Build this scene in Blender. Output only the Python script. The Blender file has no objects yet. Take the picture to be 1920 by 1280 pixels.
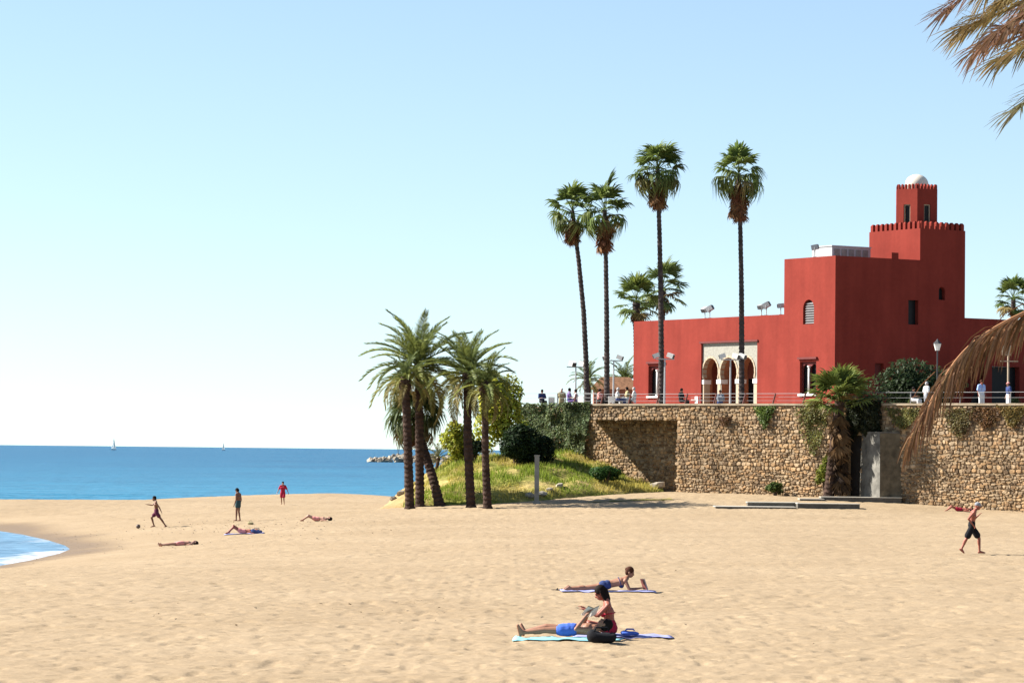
import bpy, bmesh, math, random
import numpy as np
from mathutils import Vector, Matrix, Euler
from mathutils.geometry import tessellate_polygon
R = math.radians
random.seed(7); rng = np.random.default_rng(7)
scene = bpy.context.scene
COL = scene.collection

# ------------------------------------------------------------ camera
CAM_Z = 3.5
FPX = 6000.0                      # focal length in pixels of the 1920 px wide photograph
cam_data = bpy.data.cameras.new('camera')
cam = bpy.data.objects.new('camera', cam_data); COL.objects.link(cam)
cam_data.sensor_width = 36.0; cam_data.lens = 36.0 * FPX / 1920.0
cam_data.clip_start = 1.0; cam_data.clip_end = 60000.0
CAM_ROT = Matrix.Rotation(math.pi / 2 + math.atan(203.5 / FPX), 3, 'X') @ Matrix.Rotation(0.0108, 3, 'Z')
cam.matrix_world = Matrix.Translation((0, 0, CAM_Z)) @ CAM_ROT.to_4x4()
scene.camera = cam

# ------------------------------------------------------------ sky, sun, exposure
SUN_ELEV = R(37); SUN_AZ = R(11)       # sun stands on the left, a little beyond the beach
sun_dir = Vector((-math.cos(SUN_AZ) * math.cos(SUN_ELEV), math.sin(SUN_AZ) * math.cos(SUN_ELEV), math.sin(SUN_ELEV)))
world = bpy.data.worlds.new('World'); scene.world = world; world.use_nodes = True
nt = world.node_tree
sky = nt.nodes.new('ShaderNodeTexSky'); sky.sky_type = 'NISHITA'; sky.sun_disc = False
sky.sun_elevation = SUN_ELEV
sky.sun_rotation = math.atan2(sun_dir.x, sun_dir.y)
sky.altitude = 0.0; sky.air_density = 1.0; sky.dust_density = 0.2; sky.ozone_density = 1.0
bg = nt.nodes['Background']; bg.inputs['Strength'].default_value = 0.0615
tc = nt.nodes.new('ShaderNodeTexCoord'); lift = nt.nodes.new('ShaderNodeVectorMath'); lift.operation = 'ADD'
lift.inputs[1].default_value = (0, 0, 0.055)      # clear sea air: no brown band at the horizon
nrm = nt.nodes.new('ShaderNodeVectorMath'); nrm.operation = 'NORMALIZE'
nt.links.new(tc.outputs['Generated'], lift.inputs[0]); nt.links.new(lift.outputs[0], nrm.inputs[0]); nt.links.new(nrm.outputs[0], sky.inputs['Vector'])
nt.links.new(sky.outputs['Color'], bg.inputs['Color'])
sun_data = bpy.data.lights.new('sun', 'SUN'); sun_data.energy = 5.0; sun_data.angle = R(0.53); sun_data.color = (1.0, 0.955, 0.88)
sun = bpy.data.objects.new('sun', sun_data); COL.objects.link(sun)
sun.rotation_euler = sun_dir.to_track_quat('Z', 'Y').to_euler()
vs = scene.view_settings
vs.view_transform = 'Standard'; vs.look = 'None'; vs.gamma = 1.0; vs.exposure = 1.64; vs.use_curve_mapping = False
scene.cycles.max_bounces = 6; scene.cycles.transparent_max_bounces = 8
scene.cycles.use_denoising = True

# ------------------------------------------------------------ helpers
def ray(px, py):
    return CAM_ROT @ Vector(((px - 960) / FPX, -(py - 640) / FPX, -1.0))
def at(px, py, depth):
    """the point of the place seen at a spot of the photograph, at a distance of depth metres"""
    d = ray(px, py); t = depth / d.y
    return Vector((d.x * t, depth, CAM_Z + d.z * t))
def hit(px, py, point, normal):
    d = ray(px, py); o = Vector((0, 0, CAM_Z)); n = Vector(normal)
    return o + d * ((Vector(point) - o).dot(n) / d.dot(n))

def tag(o, label=None, cat=None, group=None, kind=None):
    if label: o['label'] = label
    if cat: o['category'] = cat
    if group: o['group'] = group
    if kind: o['kind'] = kind
    return o
def empty(name, loc=(0, 0, 0), rz=0.0):
    o = bpy.data.objects.new(name, None); COL.objects.link(o)
    o.location = loc; o.rotation_euler = (0, 0, rz); o.empty_display_size = 0.3
    return o
def link_mesh(name, me, mat=None, parent=None):
    o = bpy.data.objects.new(name, me); COL.objects.link(o)
    if mat is not None and not me.materials: me.materials.append(mat)
    if parent is not None: o.parent = parent
    return o
def copy_tree(o, parent=None):
    c = o.copy(); COL.objects.link(c); c.parent = parent
    for ch in list(o.children): copy_tree(ch, c)
    return c

class MB:
    """collects shapes; build() links them as one mesh object"""
    def __init__(s): s.v = []; s.f = []; s.c = []
    def add(s, vs_, fs, col=(1, 1, 1)):
        n = len(s.v); s.v.extend([tuple(p) for p in vs_]); s.f.extend([tuple(i + n for i in f) for f in fs])
        s.c.extend([col] * len(vs_))
        return s
    def box(s, c, size, rz=0.0, col=(1, 1, 1), M=None, taper=1.0):
        hx, hy, hz = size[0] / 2, size[1] / 2, size[2] / 2
        M = M or Matrix.Rotation(rz, 3, 'Z'); c = Vector(c)
        P = [c + M @ Vector((x * hx * (taper if z > 0 else 1), y * hy * (taper if z > 0 else 1), z * hz)) for z in (-1, 1) for y in (-1, 1) for x in (-1, 1)]
        return s.add(P, [(0, 2, 3, 1), (4, 5, 7, 6), (0, 1, 5, 4), (2, 6, 7, 3), (0, 4, 6, 2), (1, 3, 7, 5)], col)
    def tube(s, pts, radii, n=8, cap=True, col=(1, 1, 1), jitter=0.0):
        pts = [Vector(p) for p in pts]
        if not hasattr(radii, '__len__'): radii = [radii] * len(pts)
        V = []; up = Vector((0.13, 0.21, 1)).normalized(); t0 = (pts[1] - pts[0]).normalized()
        if abs(t0.dot(up)) > .95: up = Vector((1, 0.1, 0))
        for i, p in enumerate(pts):
            t = (pts[min(i + 1, len(pts) - 1)] - pts[max(i - 1, 0)]).normalized()
            a = t.cross(up).normalized(); b = a.cross(t).normalized(); up = b if abs(t.dot(b)) < .9 else up
            for k in range(n):
                an = 2 * math.pi * (k + (0.5 if jitter and i % 2 else 0)) / n
                r = radii[i] * (1 + (random.uniform(-jitter, jitter) if jitter else 0))
                V.append(p + (a * math.cos(an) + b * math.sin(an)) * r)
        F = []
        for i in range(len(pts) - 1):
            for k in range(n):
                k2 = (k + 1) % n
                F.append((i * n + k, i * n + k2, (i + 1) * n + k2, (i + 1) * n + k))
        if cap:
            F.append(tuple(range(n - 1, -1, -1))); m = (len(pts) - 1) * n; F.append(tuple(range(m, m + n)))
        return s.add(V, F, col)
    def ball(s, c, r, nu=10, nv=7, scale=(1, 1, 1), M=None, col=(1, 1, 1), vmin=0.0):
        c = Vector(c); V = []; F = []
        for i in range(nv + 1):
            th = math.pi * (vmin + (1 - vmin) * i / nv) if vmin else math.pi * i / nv
            for k in range(nu):
                ph = 2 * math.pi * k / nu
                p = Vector((math.sin(th) * math.cos(ph) * scale[0], math.sin(th) * math.sin(ph) * scale[1], math.cos(th) * scale[2])) * r
                V.append(c + (M @ p if M else p))
        for i in range(nv):
            for k in range(nu):
                F.append((i * nu + k, (i + 1) * nu + k, (i + 1) * nu + (k + 1) % nu, i * nu + (k + 1) % nu))
        return s.add(V, F, col)
    def mesh(s, name, mat=None, smooth=False):
        me = bpy.data.meshes.new(name); me.from_pydata(s.v, [], s.f)
        ca = me.color_attributes.new('Col', 'FLOAT_COLOR', 'POINT')
        arr = np.ones((len(s.v), 4), np.float32); arr[:, :3] = np.array(s.c, np.float32)
        ca.data.foreach_set('color', arr.ravel())
        if smooth: me.polygons.foreach_set('use_smooth', [True] * len(me.polygons))
        if mat is not None: me.materials.append(mat)
        me.update(); return me
    def build(s, name, mat, parent=None, smooth=False):
        return link_mesh(name, s.mesh(name, mat, smooth), None, parent)

def quads_mesh(name, V, C=None, mat=None):
    """V: N x 4 x 3 array of loose quads"""
    n = len(V); me = bpy.data.meshes.new(name)
    me.vertices.add(4 * n); me.vertices.foreach_set('co', np.ascontiguousarray(V, np.float32).ravel())
    me.loops.add(4 * n); me.loops.foreach_set('vertex_index', np.arange(4 * n, dtype=np.int32))
    me.polygons.add(n); me.polygons.foreach_set('loop_start', np.arange(0, 4 * n, 4, dtype=np.int32))
    me.polygons.foreach_set('loop_total', np.full(n, 4, np.int32))
    ca = me.color_attributes.new('Col', 'FLOAT_COLOR', 'POINT')
    arr = np.ones((n, 4, 4), np.float32)
    if C is not None: arr[:, :, :3] = np.asarray(C, np.float32)[:, None, :]
    ca.data.foreach_set('color', arr.ravel())
    if mat is not None: me.materials.append(mat)
    me.update(calc_edges=True); return me

def grid_mesh(name, X, Y, Z, mat=None, smooth=True, attrs=None):
    ny, nx = X.shape; me = bpy.data.meshes.new(name)
    P = np.stack([X, Y, Z], -1).reshape(-1, 3).astype(np.float32)
    me.vertices.add(len(P)); me.vertices.foreach_set('co', P.ravel())
    i = np.arange(ny * nx).reshape(ny, nx)
    q = np.stack([i[:-1, :-1], i[:-1, 1:], i[1:, 1:], i[1:, :-1]], -1).reshape(-1, 4).astype(np.int32)
    n = len(q); me.loops.add(4 * n); me.loops.foreach_set('vertex_index', q.ravel())
    me.polygons.add(n); me.polygons.foreach_set('loop_start', np.arange(0, 4 * n, 4, dtype=np.int32))
    me.polygons.foreach_set('loop_total', np.full(n, 4, np.int32))
    if smooth: me.polygons.foreach_set('use_smooth', np.ones(n, bool))
    for k, a in (attrs or {}).items():
        at_ = me.attributes.new(k, 'FLOAT', 'POINT'); at_.data.foreach_set('value', a.reshape(-1).astype(np.float32))
    if mat is not None: me.materials.append(mat)
    me.update(calc_edges=True); return me

# numpy value noise
_perm = rng.random((256, 256))
def vnoise(x, y):
    xi = np.floor(x).astype(int); yi = np.floor(y).astype(int); fx = x - xi; fy = y - yi
    fx = fx * fx * (3 - 2 * fx); fy = fy * fy * (3 - 2 * fy)
    g = lambda a, b: _perm[a & 255, b & 255]
    return (g(xi, yi) * (1 - fx) + g(xi + 1, yi) * fx) * (1 - fy) + (g(xi, yi + 1) * (1 - fx) + g(xi + 1, yi + 1) * fx) * fy
def sstep(a, b, x):
    t = np.clip((x - a) / (b - a), 0, 1); return t * t * (3 - 2 * t)

# ------------------------------------------------------------ materials
def new_mat(name):
    m = bpy.data.materials.new(name); m.use_nodes = True
    return m, m.node_tree, m.node_tree.nodes, m.node_tree.links, m.node_tree.nodes['Principled BSDF']
def ramp2(N, L, fac, c0, c1, p0=0.3, p1=0.7):
    r = N.new('ShaderNodeValToRGB'); r.color_ramp.elements[0].position = p0; r.color_ramp.elements[1].position = p1
    r.color_ramp.elements[0].color = (*c0, 1); r.color_ramp.elements[1].color = (*c1, 1)
    L.new(fac, r.inputs['Fac']); return r.outputs['Color']
def noise(N, L, scale, detail=4, coord='Object', rough=0.55, vec=None, mapscale=None):
    n = N.new('ShaderNodeTexNoise'); n.inputs['Scale'].default_value = scale; n.inputs['Detail'].default_value = detail
    n.inputs['Roughness'].default_value = rough
    if vec is None:
        tc = N.new('ShaderNodeTexCoord'); vec = tc.outputs[coord]
    if mapscale:
        mp = N.new('ShaderNodeMapping'); mp.inputs['Scale'].default_value = mapscale; L.new(vec, mp.inputs['Vector']); vec = mp.outputs['Vector']
    L.new(vec, n.inputs['Vector']); return n.outputs['Fac']
def mix(N, L, fac, a, b, mode='MIX'):
    m = N.new('ShaderNodeMix'); m.data_type = 'RGBA'; m.blend_type = mode
    for sock, val in ((m.inputs[0], fac), (m.inputs[6], a), (m.inputs[7], b)):
        if isinstance(val, (int, float)): sock.default_value = val
        elif isinstance(val, tuple): sock.default_value = (*val, 1)
        else: L.new(val, sock)
    return m.outputs[2]
def bump(N, L, B, height, strength=0.4, dist=0.05):
    b = N.new('ShaderNodeBump'); b.inputs['Strength'].default_value = strength; b.inputs['Distance'].default_value = dist
    L.new(height, b.inputs['Height']); L.new(b.outputs['Normal'], B.inputs['Normal']); return b
def plain(name, c, rough=0.7, var=0.12, scale=3.0, bumps=0.0, bscale=30.0, spec=0.4, metal=0.0, use_col=False, rand=0.0):
    m, T, N, L, B = new_mat(name)
    col = ramp2(N, L, noise(N, L, scale), tuple(x * (1 - var) for x in c), tuple(min(1, x * (1 + var)) for x in c))
    if use_col:
        a = N.new('ShaderNodeAttribute'); a.attribute_name = 'Col'; col = mix(N, L, 1.0, col, a.outputs['Color'], 'MULTIPLY')
    if rand:
        oi = N.new('ShaderNodeObjectInfo'); mr = N.new('ShaderNodeMapRange'); mr.inputs['To Min'].default_value = 1 - rand; mr.inputs['To Max'].default_value = 1 + rand
        L.new(oi.outputs['Random'], mr.inputs['Value']); col = mix(N, L, 1.0, col, mr.outputs['Result'], 'MULTIPLY')
    L.new(col, B.inputs['Base Color']); B.inputs['Roughness'].default_value = rough
    B.inputs['Specular IOR Level'].default_value = spec; B.inputs['Metallic'].default_value = metal
    if bumps: bump(N, L, B, noise(N, L, bscale, 5), bumps, 0.02)
    return m
def foliage(name, rough=0.55, transl=0.35, spec=0.14):
    """colour = the object's own colour x the leaf's own tint"""
    m, T, N, L, B = new_mat(name)
    oi = N.new('ShaderNodeObjectInfo'); a = N.new('ShaderNodeAttribute'); a.attribute_name = 'Col'
    col = mix(N, L, 1.0, oi.outputs['Color'], a.outputs['Color'], 'MULTIPLY')
    mr = N.new('ShaderNodeMapRange'); mr.inputs['To Min'].default_value = 0.78; mr.inputs['To Max'].default_value = 1.22
    L.new(oi.outputs['Random'], mr.inputs['Value']); col = mix(N, L, 1.0, col, mr.outputs['Result'], 'MULTIPLY')
    L.new(col, B.inputs['Base Color']); B.inputs['Roughness'].default_value = rough; B.inputs['Specular IOR Level'].default_value = spec
    tr = N.new('ShaderNodeBsdfTranslucent'); L.new(col, tr.inputs['Color'])
    ms = N.new('ShaderNodeMixShader'); ms.inputs[0].default_value = transl
    L.new(B.outputs[0], ms.inputs[1]); L.new(tr.outputs[0], ms.inputs[2])
    L.new(ms.outputs[0], N['Material Output'].inputs['Surface'])
    return m
M = {}
M['leaf'] = foliage('leaf'); M['dry_leaf'] = foliage('dry_leaf', 0.8, 0.2, 0.1)
M['bark'] = plain('palm_bark', (0.048, 0.029, 0.021), 0.9, 0.35, 4.0, 0.8, 14, 0.1, use_col=True)
M['grey_bark'] = plain('tall_palm_bark', (0.055, 0.042, 0.038), 0.9, 0.3, 3.0, 0.7, 12, 0.1, use_col=True)
M['wood'] = plain('shrub_wood', (0.09, 0.055, 0.035), 0.9, 0.3)
M['white'] = plain('white_paint', (0.60, 0.58, 0.54), 0.6, 0.06)
M['cream'] = plain('cream_stone', (0.34, 0.265, 0.18), 0.8, 0.1, 6, 0.2)
M['grey_stone'] = plain('grey_plaque_stone', (0.22, 0.21, 0.175), 0.85, 0.2, 8, 0.3)
M['metal'] = plain('galvanised_metal', (0.34, 0.34, 0.34), 0.45, 0.08, spec=0.5)
M['dark_metal'] = plain('dark_metal', (0.03, 0.028, 0.03), 0.5, 0.1)
M['rust_metal'] = plain('rust_red_paint', (0.10, 0.028, 0.022), 0.6, 0.15)
M['concrete'] = plain('weathered_concrete', (0.22, 0.21, 0.185), 0.9, 0.3, 1.8, 0.5, 9, 0.2)
M['pale_concrete'] = plain('pale_concrete', (0.42, 0.385, 0.32), 0.9, 0.12, 2.5, 0.3, 14, 0.2)
M['paving'] = plain('terrace_paving', (0.26, 0.21, 0.165), 0.9, 0.15, 2.0)
M['coping'] = plain('coping_stone', (0.25, 0.20, 0.14), 0.9, 0.25, 1.5, 0.3, 10, 0.1)
M['sail'] = foliage('sail_cloth', 0.8, 0.5, 0.05)
M['rail'] = plain('rail_metal', (0.20, 0.20, 0.20), 0.5, 0.1)
M['old_concrete'] = plain('old_stained_concrete', (0.125, 0.118, 0.102), 0.95, 0.45, 1.6, 0.6, 8, 0.1)
M['glass_dark'] = plain('dark_window_glass', (0.010, 0.010, 0.011), 0.45, 0.1, spec=0.12)
# ------------------------------------------------------------ the lie of the land
SEA_Z = -1.3
def on_plane(px, py, z):
    return hit(px, py, (0, 0, z), (0, 0, 1))
def sea_pt(px, py):
    p = on_plane(px, py, SEA_Z); return (p.x, p.y)
# outline of the dry land: far shore from right to left, round the spit, then the near bay
LAND = [(140, 420), (60, 330), (10, 300), (2, 262), sea_pt(845, 943), sea_pt(760, 941), sea_pt(700, 940), sea_pt(560, 939), sea_pt(400, 940),
        sea_pt(260, 943), sea_pt(130, 949), sea_pt(0, 956), (-48, 232), (-62, 222), (-70, 212), (-64, 202), (-48, 192), sea_pt(-90, 984),
        sea_pt(0, 995), sea_pt(40, 1001), sea_pt(90, 1012), sea_pt(122, 1022), sea_pt(132, 1029), sea_pt(112, 1037), sea_pt(60, 1049), sea_pt(0, 1060),
        sea_pt(-120, 1085), (-32, 100), (-42, 80), (-60, 50), (-90, 10), (-140, -60), (200, -60), (260, 200)]
LAND = np.array(LAND)
def land_dist(x, y):
    """signed distance to the water's edge, positive on land"""
    d = np.full(x.shape, 1e9); inside = np.zeros(x.shape, bool)
    n = len(LAND)
    for i in range(n):
        ax, ay = LAND[i]; bx, by = LAND[(i + 1) % n]
        ex, ey = bx - ax, by - ay
        t = np.clip(((x - ax) * ex + (y - ay) * ey) / (ex * ex + ey * ey), 0, 1)
        d = np.minimum(d, np.hypot(x - ax - t * ex, y - ay - t * ey))
        c = ((ay > y) != (by > y)) & (x < ex * (y - ay) / (ey if abs(ey) > 1e-9 else 1e-9) + ax)
        inside ^= c
    return np.where(inside, d, -d)
# retaining wall line: origin at the right edge of the picture, running left and away
W0 = Vector((28.8, 180.0)); WD = Vector((-0.77, 0.638)).normalized(); WN = Vector((-WD.y, WD.x)); WN = WN if WN.y < 0 else -WN
def wall_xy(s, out=0.0):
    p = W0 + WD * s + WN * out; return p
def ground_h(x, y):
    x = np.asarray(x, float); y = np.asarray(y, float)
    d = land_dist(x, y)
    h = np.where(d > 0, 1.3 * (1 - np.exp(-d / 10.0)), d * 0.09)
    h = SEA_Z + np.maximum(h, -2.5)
    s = (x - W0.x) * WD.x + (y - W0.y) * WD.y; o = (x - W0.x) * WN.x + (y - W0.y) * WN.y
    A = np.interp(s, [-10, 0, 6, 10, 14, 24, 31, 36], [0.25, 0.32, 0.62, 0.8, 0.97, 1.1, 0.7, 0.0])
    h = h + A * np.where(o > 0, np.exp(-(o / 16.0) ** 2), 1.0) * sstep(0, 12, d)
    return h
def relief_f(x, y):
    """footprints and wind marks"""
    r = (vnoise(x * 0.35 + 3, y * 0.35) - 0.5) * 0.10 + (vnoise(x * 1.3, y * 1.3 + 9) - 0.5) * 0.045 + (vnoise(x * 3.3 + 5, y * 3.3) - 0.5) * 0.055 + (vnoise(x * 6.5, y * 6.5) - .5) * 0.05 + (vnoise(x * 13, y * 9 + 4) - .5) * 0.03
    r = r - 0.07 * sstep(0.70, 0.82, vnoise(x * 3.1 + 40, y * 2.0 + 11)) - 0.06 * sstep(0.74, 0.86, vnoise(x * 4.3 + 17, y * 3.1 + 70))
    return 0.42 * r * sstep(1.5, 9, land_dist(x, y)) * sstep(38, 46, y)
def sand_h(x, y): x = np.asarray(x, float); y = np.asarray(y, float); return ground_h(x, y) + relief_f(x, y)
def ground_at(px, py):
    """where the line of sight through a spot of the photograph meets the sand"""
    t = np.linspace(25, 330, 6000); d = ray(px, py)
    x = d.x / d.y * t; z = CAM_Z + d.z / d.y * t
    g = ground_h(x, t); k = np.argmax(z < g)
    return Vector((x[k], t[k], g[k] + float(relief_f(x[k:k + 1], t[k:k + 1])[0])))

# ------------------------------------------------------------ sand
def sand_mat():
    m, T, N, L, B = new_mat('beach_sand')
    geo = N.new('ShaderNodeNewGeometry'); pos = geo.outputs['Position']
    big = noise(N, L, 0.12, 3, vec=pos); mid = noise(N, L, 1.1, 5, vec=pos); fine = noise(N, L, 9.0, 6, vec=pos, rough=0.7)
    c = ramp2(N, L, big, (0.272, 0.200, 0.121), (0.312, 0.234, 0.147), 0.3, 0.7)
    c = mix(N, L, 1.0, c, ramp2(N, L, mid, (0.90, 0.89, 0.87), (1.05, 1.05, 1.05), 0.25, 0.7), 'MULTIPLY')
    c = mix(N, L, 1.0, c, ramp2(N, L, fine, (0.80, 0.78, 0.74), (1.05, 1.05, 1.05), 0.3, 0.65), 'MULTIPLY')
    wet = N.new('ShaderNodeAttribute'); wet.attribute_name = 'wet'
    c = mix(N, L, wet.outputs['Fac'], c, (0.165, 0.112, 0.062))
    L.new(c, B.inputs['Base Color']); B.inputs['Specular IOR Level'].default_value = 0.15
    r = N.new('ShaderNodeMapRange'); r.inputs['To Min'].default_value = 0.95; r.inputs['To Max'].default_value = 0.5
    L.new(wet.outputs['Fac'], r.inputs['Value']); L.new(r.outputs['Result'], B.inputs['Roughness'])
    bump(N, L, B, noise(N, L, 9.0, 7, vec=pos, rough=0.75), 0.4, 0.07)
    return m
ny, nx = 900, 760
tt = np.linspace(0, 1, ny)
yy = np.concatenate([np.linspace(-60, 40, 40, endpoint=False), 40 * np.exp(tt * math.log(330 / 40.0))]); ny = len(yy)
ss = np.linspace(-1, 1, nx); ss = ss * (0.55 + 0.45 * np.abs(ss))
Y = np.repeat(yy[:, None], nx, 1); X = ss[None, :] * (16 + 0.30 * np.clip(Y, 0, None))
Z = ground_h(X, Y); dl = land_dist(X, Y)
Z = Z + relief_f(X, Y)
wet = 1 - sstep(0.4, 3.5, dl + (vnoise(X * 0.4, Y * 0.4) - 0.5) * 2.0)
sand = link_mesh('sand', grid_mesh('sand', X, Y, Z, sand_mat(), True, {'wet': wet}))
tag(sand, kind='structure')

# ------------------------------------------------------------ sea
def sea_mat():
    m, T, N, L, B = new_mat('sea_water')
    geo = N.new('ShaderNodeNewGeometry'); pos = geo.outputs['Position']
    patch = noise(N, L, 0.010, 4, vec=pos); patch2 = noise(N, L, 0.05, 4, vec=pos, mapscale=(0.5, 1.6, 1))
    c = ramp2(N, L, patch, (0.009, 0.068, 0.135), (0.015, 0.11, 0.19), 0.3, 0.7)
    c = mix(N, L, 1.0, c, ramp2(N, L, patch2, (0.75, 0.8, 0.85), (1.15, 1.12, 1.1), 0.3, 0.7), 'MULTIPLY')
    sh = N.new('ShaderNodeAttribute'); sh.attribute_name = 'shallow'
    nr = N.new('ShaderNodeAttribute'); nr.attribute_name = 'inshore'
    c = mix(N, L, nr.outputs['Fac'], c, mix(N, L, patch2, (0.022, 0.135, 0.215), (0.036, 0.19, 0.28)))
    c = mix(N, L, sh.outputs['Fac'], c, (0.10, 0.19, 0.27))
    fo = N.new('ShaderNodeAttribute'); fo.attribute_name = 'foam'
    fn = noise(N, L, 1.3, 5, vec=pos, rough=0.7)
    th = N.new('ShaderNodeMath'); th.operation = 'ADD'; L.new(fn, th.inputs[0]); L.new(fo.outputs['Fac'], th.inputs[1])
    fr = ramp2(N, L, th.outputs[0], (0, 0, 0), (1, 1, 1), 0.85, 1.2)
    c = mix(N, L, fr, c, (0.42, 0.44, 0.46))
    L.new(c, B.inputs['Base Color']); B.inputs['Roughness'].default_value = 0.32; B.inputs['Specular IOR Level'].default_value = 0.32
    B.inputs['IOR'].default_value = 1.33
    w1 = noise(N, L, 0.55, 3, vec=pos, mapscale=(0.6, 1.2, 1)); w2 = noise(N, L, 0.09, 3, vec=pos, mapscale=(0.5, 1.4, 1))
    ad = N.new('ShaderNodeMath'); ad.operation = 'MULTIPLY_ADD'; ad.inputs[1].default_value = 2.5
    L.new(w2, ad.inputs[0]); L.new(w1, ad.inputs[2])
    bump(N, L, B, ad.outputs[0], 0.9, 1.1)
    return m
ya = np.concatenate([[-60], np.linspace(40, 330, 420), 330 * np.exp(np.linspace(0.02, 1, 160) * math.log(42000 / 330.0))])
sa = np.linspace(-1, 1, 260); sa = np.sign(sa) * np.abs(sa) ** 1.6
Ys = np.repeat(ya[:, None], len(sa), 1); Xs = sa[None, :] * (150 + 0.6 * np.clip(Ys, 0, None)) - 20
ds = land_dist(Xs, Ys)
swell = ((vnoise(Xs * 0.16, Ys * 0.55) - .5) * 0.16 + (vnoise(Xs * 0.5 + 7, Ys * 1.1) - .5) * 0.07) * sstep(0.0, 6, -ds) * (Ys < 320)
shal = np.where(Ys < 190, 1 - sstep(2, 40, -ds), 1 - sstep(1, 9, -ds)) * (Ys < 330)
foam = np.where(ds > 0.4, 0.34, (1 - sstep(0.0, 2.2, -ds)) * 0.34 + 0.3 * sstep(0.62, 0.8, vnoise(Xs * 0.25, Ys * 0.12 + 3)) * (1 - sstep(4, 22, -ds))) * (Ys < 330)
foam = foam * np.where(Ys > 188, 0.45, 1.0)
sea = link_mesh('sea', grid_mesh('sea', Xs, Ys, SEA_Z + swell, sea_mat(), True, {'shallow': shal, 'foam': foam, 'inshore': 0.8 * np.exp(-np.clip(-ds, 0, None) / 260.0)}))
tag(sea, kind='structure')
# ------------------------------------------------------------ terrace and retaining wall
TER_Z = 6.05; WALL_TOP = 6.40
def wall_s(px, out=0.0):
    n = Vector((WN.x, WN.y, 0)); p0 = wall_xy(0, out); p = hit(px, 800, (p0.x, p0.y, 0), n)
    return (p.x - W0.x) * WD.x + (p.y - W0.y) * WD.y
S_REC = wall_s(1270); S_BAND = wall_s(1068); REC = -2.6      # recess under the bridging slab
S_RIGHT = -16.0; S_LEFT = wall_s(968, REC)

def stone_mat(name, base):
    m, T, N, L, B = new_mat(name)
    a = N.new('ShaderNodeAttribute'); a.attribute_name = 'Col'
    n = noise(N, L, 7.0, 6, rough=0.65)
    c = mix(N, L, 1.0, ramp2(N, L, n, tuple(x * 0.72 for x in base), tuple(x * 1.2 for x in base), 0.3, 0.7), a.outputs['Color'], 'MULTIPLY')
    geo = N.new('ShaderNodeNewGeometry'); pos = geo.outputs['Position']
    c = mix(N, L, 1.0, c, ramp2(N, L, noise(N, L, 0.55, 4, vec=pos), (0.66, 0.64, 0.64), (1.12, 1.1, 1.08), 0.3, 0.68), 'MULTIPLY')
    c = mix(N, L, 1.0, c, ramp2(N, L, noise(N, L, 1.3, 4, vec=pos, mapscale=(1, 1, .13)), (0.6, 0.6, 0.6), (1.06, 1.06, 1.06), 0.28, 0.55), 'MULTIPLY')
    L.new(c, B.inputs['Base Color']); B.inputs['Roughness'].default_value = 0.92; B.inputs['Specular IOR Level'].default_value = 0.15
    bump(N, L, B, noise(N, L, 16.0, 5, rough=0.7), 0.6, 0.03)
    return m
M['stone'] = stone_mat('rubble_stone', (0.325, 0.245, 0.158))
M['mortar'] = plain('wall_mortar', (0.24, 0.17, 0.10), 0.95, 0.3, 2.0, 0.5, 12, 0.1)
STONE_TINT = [(1.0, 1.0, 1.0), (1.15, 1.1, 1.02), (0.82, 0.78, 0.74), (0.62, 0.58, 0.55), (1.08, 0.92, 0.75), (0.95, 0.8, 0.62), (1.2, 1.17, 1.12), (0.75, 0.62, 0.5), (0.45, 0.4, 0.36), (1.1, 1.0, 0.85)]

def wall_point(s, z, out):
    p = wall_xy(s, out); return Vector((p.x, p.y, z))
def rubble(s0, s1, z0, z1, out, skip=None, hmin=0.10, hmax=0.25):
    """irregular rubble stones over a stretch of wall: list of (s, z, w, h, ring vertices)"""
    res = []; z = z0
    while z < z1 - 0.08:
        h = min(random.uniform(hmin, hmax), z1 - z); s = s0 - random.uniform(0, 0.3)
        while s < s1:
            w = random.uniform(0.11, 0.42) * (0.78 + h)
            cs, cz = s + w / 2, z + h / 2 + random.uniform(-0.06, 0.06)
            if cs < s1 and not (skip and skip(cs, cz)): res.append((cs, cz, w, h, out))
            s += w
        z += h
    return res
def stone_shape(mb, st, origin=Vector((0, 0, 0)), nring=7):
    cs, cz, w, h, out = st
    t = random.uniform(0.03, 0.10); hw, hh = w / 2 - 0.010, h / 2 - 0.008
    ph = random.uniform(0, 6.28); base = []; mid = []; top = []
    ex = random.uniform(2.2, 7)
    for k in range(nring):
        a = ph + 2 * math.pi * k / nring + random.uniform(-0.25, 0.25)
        r = (abs(math.cos(a)) ** ex + abs(math.sin(a)) ** ex) ** (-1 / ex) * random.uniform(0.9, 1.04)
        x, zz = math.cos(a) * r * hw, math.sin(a) * r * hh
        base.append((x, zz, -0.03)); mid.append((x * 0.98, zz * 0.98, t * random.uniform(0.5, 0.75))); top.append((x * 0.74, zz * 0.74, t * random.uniform(0.85, 1.1)))
    V = [wall_point(cs + x, min(cz + zz, WALL_TOP - 0.005), out + o) - origin for x, zz, o in base + mid + top]
    F = []
    for a in (0, nring):
        for k in range(nring):
            k2 = (k + 1) % nring; F.append((a + k, a + k2, a + nring + k2, a + nring + k))
    F.append(tuple(range(2 * nring, 3 * nring)))
    b = random.choice(STONE_TINT); g = random.uniform(0.8, 1.15)
    mb.add(V, F, tuple(c * g for c in b))

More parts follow.
